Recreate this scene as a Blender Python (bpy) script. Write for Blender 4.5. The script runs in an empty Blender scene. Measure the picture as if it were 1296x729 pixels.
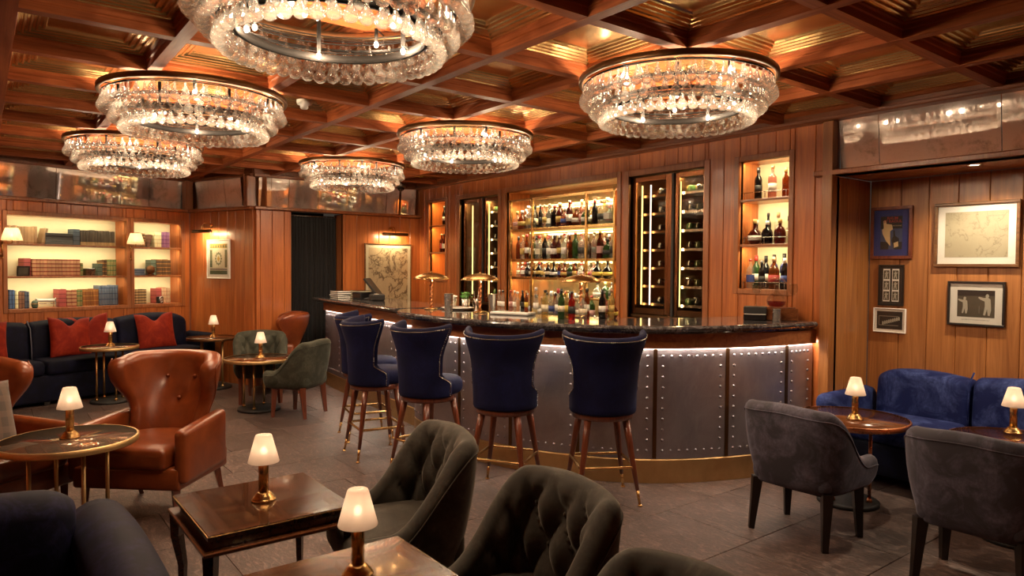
import bpy, bmesh, math, random
from mathutils import Vector, Matrix
random.seed(11)
S = bpy.context.scene
C = S.collection
PI = math.pi
R = math.radians
# ------------------------------------------------------------------ camera
F_PX, PITCH, YAW, ROLL, EYE = 878.4, .029634, -.917077, .0073471, 1.54
cy, sy = math.cos(YAW), math.sin(YAW)
fw = Vector((sy * math.cos(PITCH), cy * math.cos(PITCH), -math.sin(PITCH)))
r0 = Vector((cy, -sy, 0)); u0 = r0.cross(fw)
cr = r0 * math.cos(ROLL) + u0 * math.sin(ROLL)
cu = u0 * math.cos(ROLL) - r0 * math.sin(ROLL)
cam = bpy.data.cameras.new('camera'); cam.sensor_width = 36; cam.lens = F_PX / 1296 * 36
cam.clip_start = .02
co = bpy.data.objects.new('camera', cam); C.objects.link(co)
m3 = Matrix((cr, cu, -fw)).transposed()
co.matrix_world = Matrix.Translation((0, 0, EYE)) @ m3.to_4x4()
S.camera = co
# ------------------------------------------------------------------ world, exposure
w = bpy.data.worlds.new('world'); S.world = w; w.use_nodes = True
w.node_tree.nodes['Background'].inputs[0].default_value = (1, .78, .6, 1)
w.node_tree.nodes['Background'].inputs[1].default_value = .02
S.view_settings.view_transform = 'Standard'; S.view_settings.look = 'None'
S.view_settings.gamma = 1; S.view_settings.exposure = 1.06
try:
    S.cycles.use_denoising = True
    S.cycles.max_bounces = 10; S.cycles.transparent_max_bounces = 24; S.cycles.transmission_bounces = 8
    S.cycles.sample_clamp_indirect = 4; S.cycles.sample_clamp_direct = 12; S.cycles.caustics_refractive = False; S.cycles.caustics_reflective = False
    S.cycles.use_light_tree = True
except Exception: pass
WARM = (1, .73, .47); WARM2 = (1, .78, .54)
P_BULB, P_LAMP, P_LED = 14.0, .04, 1.0
def light(kind, loc, watts, col=WARM, size=.03, sy_=None, aim=None, name='lamp_light', spot=None, parent=None):
    l = bpy.data.lights.new(name, kind); l.energy = watts; l.color = col
    if kind == 'AREA':
        l.size = size
        if sy_: l.shape = 'RECTANGLE'; l.size_y = sy_
    else: l.shadow_soft_size = size
    if kind == 'SPOT': l.spot_size = spot or 1.6; l.spot_blend = .6
    o = bpy.data.objects.new(name, l); C.objects.link(o); o.location = loc
    if aim is not None:
        d = (Vector(aim) - Vector(loc)) if not isinstance(aim, Vector) else aim
        o.rotation_euler = d.to_track_quat('-Z', 'Y').to_euler()
    if parent: o.parent = parent
    return o
# ------------------------------------------------------------------ materials
class Mt:
    def __init__(s, name):
        s.m = bpy.data.materials.new(name); s.m.use_nodes = True; s.t = s.m.node_tree; s.t.nodes.clear()
        s.o = s.t.nodes.new('ShaderNodeOutputMaterial')
    def n(s, typ, props=None, **inp):
        nd = s.t.nodes.new(typ)
        for k, v in (props or {}).items(): setattr(nd, k, v)
        for k, v in inp.items():
            so = nd.inputs[int(k[1:])] if k[0] == 'i' and k[1:].isdigit() else nd.inputs[k.replace('_', ' ')]
            if isinstance(v, bpy.types.NodeSocket): s.t.links.new(v, so)
            else: so.default_value = v
        return nd
    def pos(s, scale=(1, 1, 1), obj=False, rand=True):
        if obj: v = s.n('ShaderNodeTexCoord').outputs['Object']
        else: v = s.n('ShaderNodeNewGeometry').outputs['Position']
        if rand:
            r = s.n('ShaderNodeObjectInfo').outputs['Random']
            k = s.n('ShaderNodeMath', {'operation': 'MULTIPLY'}, i0=r, i1=41.0).outputs[0]
            v = s.n('ShaderNodeVectorMath', {'operation': 'ADD'}, i0=v, i1=k).outputs[0]
        return s.n('ShaderNodeVectorMath', {'operation': 'MULTIPLY'}, i0=v, i1=scale).outputs[0]
    def noise(s, vec, scale=1, detail=3, rough=.5, dist=0):
        return s.n('ShaderNodeTexNoise', Vector=vec, Scale=scale, Detail=detail, Roughness=rough, Distortion=dist).outputs[0]
    def ramp(s, f, *stops):
        r = s.n('ShaderNodeValToRGB', Fac=f); e = r.color_ramp.elements
        e[0].position, e[0].color = stops[0][0], (*stops[0][1], 1)
        e[1].position, e[1].color = stops[-1][0], (*stops[-1][1], 1)
        for p, c in stops[1:-1]:
            x = e.new(p); x.color = (*c, 1)
        return r.outputs[0]
    def mixc(s, f, a, b, mode='MIX'):
        a = (*a, 1) if isinstance(a, tuple) and len(a) == 3 else a; b = (*b, 1) if isinstance(b, tuple) and len(b) == 3 else b
        return s.n('ShaderNodeMixRGB', {'blend_type': mode}, Fac=f, Color1=a, Color2=b).outputs[0]
    def rng(s, f, a, b, lo=0., hi=1.):
        return s.n('ShaderNodeMapRange', i0=f, i1=lo, i2=hi, i3=a, i4=b).outputs[0]
    def rand(s): return s.n('ShaderNodeObjectInfo').outputs['Random']
    def bump(s, h, st=.2, d=.01): return s.n('ShaderNodeBump', Height=h, Strength=st, Distance=d).outputs[0]
    def pbr(s, **k):
        k = {a: ((*b, 1) if isinstance(b, tuple) and len(b) == 3 else b) for a, b in k.items()}
        p = s.n('ShaderNodeBsdfPrincipled', **k); s.t.links.new(p.outputs[0], s.o.inputs[0]); return s.m
    def end(s, sh): s.t.links.new(sh, s.o.inputs[0]); return s.m
def simple(name, col, rough=.5, metal=0., var=0., vs=8, bump=0., bs=60, **k):
    m = Mt(name); c = (*col, 1)
    if var:
        f = m.noise(m.pos(), vs, 4, .6)
        c = m.mixc(f, tuple(x * (1 - var) for x in col), tuple(min(1, x * (1 + var)) for x in col))
    a = dict(Base_Color=c, Roughness=rough, Metallic=metal, **k)
    if bump: a['Normal'] = m.bump(m.noise(m.pos(), bs, 3), bump, .004)
    return m.pbr(**a)
def wood(name, dark, lite, axis='z', rough=.36, coat=.25, across=16, along=.8, vary=.22, spec=.5):
    m = Mt(name)
    sc = {'z': (across, across, along), 'x': (along, across, across), 'y': (across, along, across)}[axis]
    v = m.pos(sc)
    a = m.noise(v, 1, 5, .62, 1.6)
    fine = m.noise(m.pos(tuple(q * (7 if q > 2 else 2.5) for q in sc)), 1, 3, .6)
    c = m.ramp(a, (.28, dark), (.5, tuple((x + y) / 2 for x, y in zip(dark, lite))), (.72, lite))
    c = m.mixc(.55, c, m.ramp(fine, (.3, (.62, .56, .52)), (.55, (1, 1, 1))), 'MULTIPLY')
    c = m.mixc(1, c, m.n('ShaderNodeCombineColor', i0=m.rng(m.rand(), 1 - vary, 1 + vary * .6), i1=m.rng(m.rand(), 1 - vary * 1.1, 1 + vary * .6), i2=m.rng(m.rand(), 1 - vary * 1.1, 1 + vary * .5)).outputs[0], 'MULTIPLY')
    return m.pbr(Base_Color=c, Roughness=rough, Specular_IOR_Level=spec, Coat_Weight=coat, Coat_Roughness=.15, Normal=m.bump(fine, .12, .003))
def velvet(name, col, lite, rough=.75, vs=7, sheen=.5, lo=.45, hi=.75):
    m = Mt(name)
    f = m.noise(m.pos(rand=False), vs, 6, .68, .8)
    g = m.noise(m.pos((1, 1, .6), rand=False), 70, 3, .6)
    ff = m.n('ShaderNodeMath', {'operation': 'MULTIPLY'}, i0=m.rng(f, 0, 1, lo, hi), i1=m.rng(g, .45, 1.2, .3, .7)).outputs[0]
    c = m.mixc(ff, col, lite)
    return m.pbr(Base_Color=c, Roughness=rough, Sheen_Weight=sheen, Sheen_Roughness=.35, Sheen_Tint=(*[min(1, x * 3 + .12) for x in lite], 1), Specular_IOR_Level=.2, Normal=m.bump(g, .15, .002))
def emit(name, col, st):
    m = Mt(name); return m.end(m.n('ShaderNodeEmission', Color=(*col, 1), Strength=st).outputs[0])
def clear(name, tint=(1, 1, 1), fres=1.35, rough=.03, body=0., bodycol=None, gl=1.):
    """thin-walled glass: tinted see-through with a fresnel reflection"""
    m = Mt(name)
    t = m.n('ShaderNodeBsdfTransparent', Color=(*tint, 1)).outputs[0]
    if body:
        t = m.n('ShaderNodeMixShader', Fac=body, i1=t, i2=m.n('ShaderNodeBsdfDiffuse', Color=(*(bodycol or tint), 1)).outputs[0]).outputs[0]
    g = m.n('ShaderNodeBsdfGlossy', Color=(gl, gl, gl, 1), Roughness=rough).outputs[0]
    lw = m.n('ShaderNodeLayerWeight', Blend=.5).outputs[1]
    f0 = ((fres - 1) / (fres + 1)) ** 2
    fz = m.rng(m.n('ShaderNodeMath', {'operation': 'POWER'}, i0=lw, i1=4.).outputs[0], f0, .9)
    return m.end(m.n('ShaderNodeMixShader', Fac=fz, i1=t, i2=g).outputs[0])
def drops_glass():
    """clear lead crystal: bright centre and dark rim put into the tint, strong fresnel reflection"""
    m = Mt('crystal_glass')
    lw = m.n('ShaderNodeLayerWeight', Blend=.5).outputs[1]
    tint = m.ramp(lw, (.35, (.97, .965, .95)), (.62, (.78, .75, .70)), (.87, (.22, .19, .16)))  # tint darkens towards the edge, standing in for refraction
    t = m.n('ShaderNodeBsdfTransparent', Color=tint).outputs[0]
    g = m.n('ShaderNodeBsdfGlass', Color=(1, .99, .98, 1), Roughness=0., IOR=1.48).outputs[0]
    x = m.n('ShaderNodeMixShader', Fac=.42, i1=t, i2=g).outputs[0]
    r = m.n('ShaderNodeBsdfGlossy', Color=(1, .98, .95, 1), Roughness=.02).outputs[0]
    fz = m.rng(m.n('ShaderNodeMath', {'operation': 'POWER'}, i0=lw, i1=4.).outputs[0], .04, .6)
    x = m.n('ShaderNodeMixShader', Fac=fz, i1=x, i2=r).outputs[0]
    d = m.n('ShaderNodeBsdfTranslucent', Color=(1, .97, .92, 1)).outputs[0]  # translucent white share adds a bulb glow that clear crystal would not scatter
    return m.end(m.n('ShaderNodeMixShader', Fac=.05, i1=x, i2=d).outputs[0])
def mirror_old(name, col):
    m = Mt(name)
    n1 = m.noise(m.pos(), 6, 6, .7, .6); n2 = m.noise(m.pos(), 60, 3, .7)
    spots = m.n('ShaderNodeMath', {'operation': 'MULTIPLY'}, i0=m.rng(n1, 0, 1, .5, .72), i1=m.rng(n2, .3, 1, .35, .6)).outputs[0]
    c = m.mixc(spots, col, tuple(x * .32 for x in col))
    return m.pbr(Base_Color=c, Metallic=.66, Specular_IOR_Level=1., Roughness=m.rng(n1, .015, .06, .4, .7))
def shade_mat(name, col=(.95, .86, .74), pleat=False):
    m = Mt(name)
    t = m.n('ShaderNodeBsdfTranslucent', Color=(*col, 1)).outputs[0]
    d = m.n('ShaderNodeBsdfDiffuse', Color=(*col, 1)).outputs[0]
    x = m.n('ShaderNodeMixShader', Fac=.4, i1=t, i2=d).outputs[0]
    return m.end(m.n('ShaderNodeMixShader', Fac=.2, i1=x, i2=m.n('ShaderNodeBsdfTransparent').outputs[0]).outputs[0])
def bands(name, c1, c2, period, duty=.25, rough=.5, phase=0.):
    """colour bands printed across the object along its own z"""
    m = Mt(name)
    z = m.n('ShaderNodeSeparateXYZ', i0=m.n('ShaderNodeTexCoord').outputs['Object']).outputs[2]
    q = m.n('ShaderNodeMath', {'operation': 'ADD'}, i0=z, i1=phase).outputs[0]
    f = m.n('ShaderNodeMath', {'operation': 'FRACT'}, i0=m.n('ShaderNodeMath', {'operation': 'DIVIDE'}, i0=q, i1=period).outputs[0]).outputs[0]
    k = m.n('ShaderNodeMath', {'operation': 'LESS_THAN'}, i0=f, i1=duty).outputs[0]
    v = m.rng(m.rand(), .75, 1.15)
    c = m.mixc(1, m.mixc(k, c1, c2), m.n('ShaderNodeCombineColor', i0=v, i1=v, i2=v).outputs[0], 'MULTIPLY')
    return m.pbr(Base_Color=c, Roughness=rough)
M = {}
M['oak'] = wood('oak_panel', (.33, .085, .020), (.60, .188, .047), vary=.13)
M['oak_alcove'] = wood('oak_panel_light', (.28, .10, .027), (.52, .215, .065), vary=.13)
M['oak_h'] = wood('oak_shelf', (.27, .085, .028), (.48, .18, .064), 'x')
M['oak_trim'] = wood('oak_trim', (.26, .08, .026), (.44, .16, .055), vary=.08)
M['beam_x'] = wood('beam_along_x', (.20, .046, .013), (.42, .118, .035), 'x', .6, 0., vary=.12, spec=.15)
M['beam_y'] = wood('beam_along_y', (.20, .046, .013), (.42, .118, .035), 'y', .6, 0., vary=.12, spec=.15)
M['cornice'] = wood('cornice_wood', (.12, .036, .014), (.26, .085, .032), 'x', .35, .4, vary=.05)
def coffer_mat():
    m = Mt('bronze_coffer')
    n1 = m.noise(m.pos(), 3, 4, .6)
    return m.pbr(Base_Color=m.mixc(n1, (.50, .29, .11), (.80, .53, .23)), Metallic=.92, Roughness=m.rng(n1, .14, .28), Normal=m.bump(n1, .08, .05))
M['coffer'] = coffer_mat()
def zinc_mat():
    m = Mt('zinc_sheet')
    a = m.noise(m.pos(), 3.5, 6, .7, 1.5); b = m.noise(m.pos((14, 14, 3)), 1, 4, .7, 2)
    c = m.mixc(a, (.24, .23, .275), (.50, .47, .53)); c = m.mixc(m.rng(b, 0, .35, .55, .8), c, (.56, .53, .54))
    return m.pbr(Base_Color=c, Metallic=.85, Roughness=m.rng(a, .30, .48), Normal=m.bump(b, .06, .01))
M['zinc'] = zinc_mat()
def brass_mat(name, a_, b_, ro):
    m = Mt(name); n = m.noise(m.pos(), 9, 5, .65)
    return m.pbr(Base_Color=m.mixc(n, a_, b_), Metallic=1., Roughness=m.rng(n, ro, ro + .16))
M['brass'] = brass_mat('brass', (.62, .37, .13), (.80, .54, .24), .16)
M['brass_worn'] = brass_mat('worn_brass', (.46, .30, .13), (.74, .52, .26), .38)
M['bronze'] = brass_mat('dark_bronze', (.10, .055, .03), (.20, .11, .05), .3)
M['copper'] = brass_mat('copper', (.55, .2, .09), (.72, .33, .16), .2)
M['door_bronze'] = simple('door_bronze', (.26, .11, .05), .22, 1.)
M['dark_metal'] = simple('dark_fitting_metal', (.006, .005, .0045), .8, 0., Specular_IOR_Level=.1)
M['steel'] = brass_mat('steel', (.55, .53, .5), (.72, .7, .67), .18)
M['grey_metal'] = brass_mat('grey_metal', (.10, .085, .075), (.17, .15, .13), .35)
def marble():
    m = Mt('black_marble')
    a = m.noise(m.pos((1, 1, 1), rand=False), 5, 7, .7, 1.8); b = m.noise(m.pos(rand=False), 90, 3, .7)
    c = m.ramp(a, (.46, (.034, .030, .032)), (.5, (.17, .155, .155)), (.54, (.040, .035, .037)))
    c = m.mixc(m.rng(b, 0, .5, .5, .8), c, (.10, .085, .08))
    return m.pbr(Base_Color=c, Roughness=.1, Coat_Weight=.5, Coat_Roughness=.05)
M['marble'] = marble()
def slate():
    m = Mt('slate_tile')
    p = m.pos()
    a = m.noise(p, 2.2, 7, .68, .8); b = m.noise(m.pos((9, 26, 9)), 1, 6, .72, 2.2); d = m.noise(p, 46, 4, .6)
    c = m.mixc(a, (.024, .0150, .0130), (.125, .080, .070)); c = m.mixc(m.rng(b, 0, .8, .48, .66), c, (.30, .205, .18))
    k = m.rng(m.rand(), .72, 1.18)
    c = m.mixc(1, c, m.n('ShaderNodeCombineColor', i0=k, i1=k, i2=k).outputs[0], 'MULTIPLY')
    h = m.n('ShaderNodeMath', {'operation': 'ADD'}, i0=b, i1=m.rng(d, 0, .4)).outputs[0]
    return m.pbr(Base_Color=c, Roughness=m.rng(b, .30, .55, .3, .7), Normal=m.bump(h, .6, .008))
M['slate'] = slate()
M['grout'] = simple('floor_grout', (.03, .022, .02), .8)
M['mirror'] = mirror_old('antique_mirror', (.95, .88, .85))
M['mirror_gold'] = mirror_old('gold_mirror', (.55, .38, .18))
M['lead'] = simple('mirror_joint', (.06, .04, .035), .5)
M['cream'] = simple('cream_niche_back', (.66, .60, .40), .8, var=.05)
M['black'] = simple('black_matt', (.008, .007, .008), .6)
M['curtain'] = simple('black_curtain', (.0045, .004, .006), .9, Sheen_Weight=.15)
M['black_gloss'] = simple('black_gloss', (.012, .011, .012), .18)
M['leg_black'] = simple('ebony_leg', (.012, .008, .007), .35)
M['leg_red'] = wood('mahogany_leg', (.09, .02, .01), (.23, .06, .026), 'z', .28, .5, 30, 2, .05)
M['navy'] = velvet('navy_velvet', (.0018, .0022, .011), (.006, .0075, .036), sheen=.10)
M['navy_near'] = velvet('streaked_navy_velvet', (.0015, .0016, .012), (.016, .014, .062), vs=9, sheen=.07, lo=.48, hi=.72)
M['navy_stool'] = velvet('stool_velvet', (.0028, .0036, .027), (.0075, .0095, .062), vs=4, sheen=.08)
M['royal'] = velvet('royal_velvet', (.0035, .009, .070), (.06, .09, .27), vs=5, sheen=.2, lo=.46, hi=.72)
M['grey_velvet'] = velvet('grey_velvet', (.058, .053, .068), (.20, .185, .26), vs=6, sheen=.35)
M['brown_velvet'] = velvet('olive_grey_velvet', (.036, .030, .024), (.095, .082, .066), vs=6, sheen=.6)
M['green_velvet'] = velvet('green_grey_velvet', (.045, .046, .034), (.12, .12, .092), vs=6, sheen=.4)
M['orange_velvet'] = velvet('orange_velvet', (.20, .012, .005), (.38, .040, .012), vs=7, sheen=.2)
M['seam'] = simple('seam_piping', (.10, .10, .14), .6)
def leather():
    m = Mt('tan_leather')
    a = m.noise(m.pos(rand=False), 5, 5, .6, .5); g = m.noise(m.pos(rand=False), 160, 2, .5)
    c = m.mixc(m.rng(a, 0, 1, .3, .75), (.14, .026, .006), (.29, .066, .016))
    return m.pbr(Base_Color=c, Roughness=.30, Coat_Weight=.2, Coat_Roughness=.25, Normal=m.bump(g, .08, .002))
M['leather'] = leather()
def plaid():
    m = Mt('plaid_wool')
    x = m.n('ShaderNodeSeparateXYZ', i0=m.n('ShaderNodeTexCoord').outputs['Object'])
    def st(o, per, du):
        f = m.n('ShaderNodeMath', {'operation': 'FRACT'}, i0=m.n('ShaderNodeMath', {'operation': 'DIVIDE'}, i0=o, i1=per).outputs[0]).outputs[0]
        return m.n('ShaderNodeMath', {'operation': 'LESS_THAN'}, i0=f, i1=du).outputs[0]
    c = m.mixc(m.n('ShaderNodeMath', {'operation': 'MULTIPLY'}, i0=st(x.outputs[0], .09, .5), i1=.6).outputs[0], (.11, .07, .05), (.04, .033, .03))
    c = m.mixc(m.n('ShaderNodeMath', {'operation': 'MULTIPLY'}, i0=st(x.outputs[2], .09, .4), i1=.5).outputs[0], c, (.15, .09, .065))
    return m.pbr(Base_Color=c, Roughness=.9, Sheen_Weight=.3)
M['plaid'] = plaid()
def smoked():
    m = Mt('smoked_mirror_top')
    return m.pbr(Base_Color=(.44, .33, .25, 1), Metallic=.75, Roughness=.035)
M['smoked'] = smoked()
def burl():
    m = Mt('burl_veneer')
    a = m.noise(m.pos((2.2, 9, 4)), 1, 7, .7, 2.5)
    c = m.ramp(a, (.3, (.018, .006, .003)), (.5, (.06, .022, .009)), (.7, (.14, .058, .024)))
    return m.pbr(Base_Color=c, Roughness=.14, Coat_Weight=1., Coat_Roughness=.025)
M['burl'] = burl()
M['table_wood'] = wood('dark_table_wood', (.035, .012, .006), (.09, .032, .014), 'x', .2, .7, 20, 1.5, .05)
M['red_wood'] = wood('red_table_wood', (.09, .026, .01), (.20, .07, .026), 'x', .12, 1., 16, 1.2, .05)
M['shade'] = shade_mat('frosted_shade', (.90, .80, .74))
M['shade_pleat'] = shade_mat('pleated_shade', (.97, .86, .66))
M['crystal'] = drops_glass()
M['bulb'] = emit('bulb_glow', (1, .84, .64), 60)
M['bulb_small'] = emit('small_bulb_glow', (1, .76, .48), 9)
M['led'] = emit('bar_led', (1, .86, .66), 70)
M['led_gold'] = emit('cooler_led', (1, .74, .24), 2.6)
M['line_white'] = emit('white_line_glow', (1, .84, .74), 1.8)  # plain glowing white line on the right cooler
M['spot_glow'] = emit('downlight_glow', (1, .85, .62), 25)
M['pane'] = clear('pane_glass', (.97, .97, .96), 1.45)
M['cooler_pane'] = clear('smoked_pane', (.80, .74, .68), 1.5)
M['clear_glass'] = clear('clear_glass', (.93, .94, .93), 1.5)
M['white'] = simple('white_card', (.88, .85, .80), .6)
M['paper'] = simple('cream_paper', (.66, .60, .46), .7)
M['plastic_white'] = simple('white_plastic', (.75, .72, .68), .4)
M['china'] = simple('white_china', (.7, .68, .64), .25)
# ------------------------------------------------------------------ mesh helper
class MB:
    def __init__(s): s.v = []; s.f = []; s.sm = []
    def add(s, vs, fs, sm=False, T=None):
        o = len(s.v)
        s.v += [tuple(T @ Vector(p)) for p in vs] if T is not None else [tuple(p) for p in vs]
        s.f += [tuple(i + o for i in f) for f in fs]; s.sm += [sm] * len(fs); return s
    def box(s, x0, x1, y0, y1, z0, z1, b=0., T=None):
        if not b:
            vs = [(x, y, z) for x in (x0, x1) for y in (y0, y1) for z in (z0, z1)]
            return s.add(vs, [(0, 1, 3, 2), (4, 6, 7, 5), (0, 4, 5, 1), (2, 3, 7, 6), (0, 2, 6, 4), (1, 5, 7, 3)], False, T)
        c = [(x0 + x1) / 2, (y0 + y1) / 2, (z0 + z1) / 2]; h = [abs(x1 - x0) / 2, abs(y1 - y0) / 2, abs(z1 - z0) / 2]
        b = min(b, min(h) * .95)
        vs, ix = [], {}
        for sx in (-1, 1):
            for sy_ in (-1, 1):
                for sz in (-1, 1):
                    g = (sx, sy_, sz)
                    for a in range(3):
                        p = [c[k] + g[k] * (h[k] if k == a else h[k] - b) for k in range(3)]
                        ix[(g, a)] = len(vs); vs.append(p)
        fs = []
        for a in range(3):
            p, q = (a + 1) % 3, (a + 2) % 3
            for e in (-1, 1):
                def K(i, j):
                    g = [0, 0, 0]; g[a] = e; g[p] = i; g[q] = j; return ix[(tuple(g), a)]
                fs.append((K(-1, -1), K(1, -1), K(1, 1), K(-1, 1)))
            for i in (-1, 1):
                for j in (-1, 1):
                    g1 = [0, 0, 0]; g1[p] = i; g1[q] = j; g2 = list(g1); g1[a] = -1; g2[a] = 1
                    g1, g2 = tuple(g1), tuple(g2)
                    fs.append((ix[(g1, p)], ix[(g2, p)], ix[(g2, q)], ix[(g1, q)]))
        for sx in (-1, 1):
            for sy_ in (-1, 1):
                for sz in (-1, 1): fs.append(tuple(ix[((sx, sy_, sz), a)] for a in range(3)))
        return s.add(vs, fs, False, T)
    def loft(s, loops, cap=True, sm=True, ring=False, T=None):
        n, k = len(loops), len(loops[0]); vs = [p for l in loops for p in l]; fs = []
        for i in range(n if ring else n - 1):
            j = (i + 1) % n
            for a in range(k):
                b = (a + 1) % k; fs.append((i * k + a, i * k + b, j * k + b, j * k + a))
        s.add(vs, fs, sm, T)
        if cap and not ring:
            o = len(s.v) - n * k
            s.f += [tuple(o + a for a in range(k))[::-1], tuple(o + (n - 1) * k + a for a in range(k))]; s.sm += [sm, sm]
        return s
    def lathe(s, prof, n=16, c=(0, 0, 0), sm=True, T=None, cap=True):
        loops = [[(c[0] + r * math.cos(2 * PI * a / n), c[1] + r * math.sin(2 * PI * a / n), c[2] + z) for a in range(n)] for r, z in [(max(r, 1e-4), z) for r, z in prof]]
        return s.loft(loops, cap, sm, False, T)
    def cone(s, p0, p1, ra, rb=None, n=10, sm=True):
        return s.tube([p0, p1], [ra, ra if rb is None else rb], n, sm=sm)
    def tube(s, pts, r, n=8, closed=False, sm=True):
        pts = [Vector(p) for p in pts]; m = len(pts); rr = r if isinstance(r, (list, tuple)) else [r] * m
        loops = []; up = None
        for i, p in enumerate(pts):
            a = pts[i - 1] if (i or closed) else p; b = pts[(i + 1) % m] if (i < m - 1 or closed) else p
            t = (b - a).normalized()
            if up is None:
                up = Vector((0, 0, 1)) if abs(t.z) < .9 else Vector((1, 0, 0))
            x = t.cross(up).normalized(); y = x.cross(t).normalized(); up = y
            loops.append([tuple(p + x * rr[i] * math.cos(2 * PI * k / n) + y * rr[i] * math.sin(2 * PI * k / n)) for k in range(n)])
        return s.loft(loops, True, sm, closed)
    def ball(s, c, r, n=10, m=6, sz=1.):
        return s.lathe([(r * math.sin(PI * i / m), -r * sz * math.cos(PI * i / m)) for i in range(m + 1)], n, c)
    def rbox(s, c, size, r, puff=0., T=None, fn=None):
        h = [q / 2 for q in size]; r = min(r, *h)
        ax = []
        for q in h:
            l = [-q, -q + .13 * r, -q + .45 * r, -q + r]; rest = 2 * (q - r)
            k = max(1, int(rest / .09)) if rest > .002 else 0
            mid = [(-q + r) + rest * i / k for i in range(1, k)] if k else []
            ax.append(l + mid + ([q - r] if k else []) + [q - .45 * r, q - .13 * r, q])
        vs, fs, ix = [], [], {}
        def V(p):
            key = tuple(round(x, 6) for x in p)
            if key not in ix:
                inner = [max(-h[k] + r, min(h[k] - r, p[k])) for k in range(3)]
                d = Vector([p[k] - inner[k] for k in range(3)]); d = d.normalized() * r if d.length > 1e-9 else d
                o = [inner[k] + d[k] for k in range(3)]
                if puff:
                    g = (1 - (o[0] / h[0]) ** 2) * (1 - (o[1] / h[1]) ** 2)
                    o[2] += puff * g * (1 if o[2] > 0 else -.3)
                if fn: o = fn(o)
                ix[key] = len(vs); vs.append((c[0] + o[0], c[1] + o[1], c[2] + o[2]))
            return ix[key]
        for a in range(3):
            p, q = (a + 1) % 3, (a + 2) % 3
            for e in (-h[a], h[a]):
                for i in range(len(ax[p]) - 1):
                    for j in range(len(ax[q]) - 1):
                        def K(u, v_):
                            g = [0, 0, 0]; g[a] = e; g[p] = ax[p][u]; g[q] = ax[q][v_]; return V(g)
                        fs.append((K(i, j), K(i + 1, j), K(i + 1, j + 1), K(i, j + 1)))
        return s.add(vs, fs, True, T)
    def poly(s, pts, y=0.):
        """flat print in the x-z plane facing -y"""
        return s.add([(x, y, z) for x, z in pts], [tuple(range(len(pts)))])
    def mesh(s, name):
        me = bpy.data.meshes.new(name); me.from_pydata(s.v, [], s.f)
        me.polygons.foreach_set('use_smooth', s.sm)
        bm = bmesh.new(); bm.from_mesh(me); bmesh.ops.remove_doubles(bm, verts=bm.verts, dist=1e-6); bmesh.ops.recalc_face_normals(bm, faces=bm.faces); bm.to_mesh(me); bm.free()
        return me
    def build(s, name, mat, parent=None, loc=(0, 0, 0), rot=0., **props):
        return ob(name, s.mesh(name), mat, parent, loc, rot, **props)
def ob(name, me, mat, parent=None, loc=(0, 0, 0), rot=0., **props):
    if mat is not None and not me.materials: me.materials.append(M[mat] if isinstance(mat, str) else mat)
    o = bpy.data.objects.new(name, me); C.objects.link(o); o.location = loc
    o.rotation_euler = rot if isinstance(rot, (tuple, list)) else (0, 0, rot)
    if parent: o.parent = parent
    for k, v in props.items(): o[k] = v
    return o
def thing(name, label, cat, loc=(0, 0, 0), rot=0., group=None, kind=None):
    o = bpy.data.objects.new(name, None); C.objects.link(o); o.location = loc; o.empty_display_size = .05
    o.rotation_euler = rot if isinstance(rot, (tuple, list)) else (0, 0, rot)
    o['label'] = label; o['category'] = cat
    if group: o['group'] = group
    if kind: o['kind'] = kind
    return o
def tag(o, label, cat, group=None):
    o['label'] = label; o['category'] = cat
    if group: o['group'] = group
    return o
def dup(o, loc, rot, label, group=None, mats=None):
    def cp(src, par):
        c = src.copy(); C.objects.link(c)
        if par: c.parent = par
        if src.type == 'LIGHT': pass
        for ch in src.children: cp(ch, c)
        return c
    r = cp(o, None); r.location = loc; r.rotation_euler = rot if isinstance(rot, (tuple, list)) else (0, 0, rot)
    r['label'] = label
    if group: r['group'] = group
    return r
def ang(fx, fy):
    """turn that brings a thing's own +y (its front) onto the direction fx, fy"""
    return math.atan2(fy, fx) - PI / 2
ORD = ['', 'first', 'second', 'third', 'fourth', 'fifth', 'sixth', 'seventh', 'eighth', 'ninth', 'tenth', 'eleventh', 'twelfth', 'thirteenth', 'fourteenth', 'fifteenth', 'sixteenth', 'seventeenth', 'eighteenth', 'nineteenth', 'twentieth', 'twenty-first', 'twenty-second', 'twenty-third', 'twenty-fourth', 'twenty-fifth', 'twenty-sixth', 'twenty-seventh', 'twenty-eighth', 'twenty-ninth', 'thirtieth']
# ================================================================== STRUCTURE
def st(o, label=None, cat=None):
    o['kind'] = 'structure'
    if label: o['label'] = label; o['category'] = cat
    return o
# ---- floor of slate tiles
fl = st(MB().box(-11.2, 1.7, -1.7, 6.0, -.08, -.006).build('floor', 'grout'), 'dark slate tile floor running under the whole bar room', 'floor')
TS = .61
tile_me = None
for i in range(-14, 8):
    for j in range(-9, 5):
        x = -2.865 + TS * i; y = 3.46 + TS * j - (.16 if i % 2 else 0)
        if x < -11.0 or x > 1.2 or y < -1.3 or y > 5.4: continue
        if tile_me is None: tile_me = MB().box(0, TS - .003, 0, TS - .003, -.012, 0, .002).mesh('slate_tile')
        ob('slate_tile', tile_me, 'slate', fl, (x, y, random.uniform(-.0012, 0)))
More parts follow.
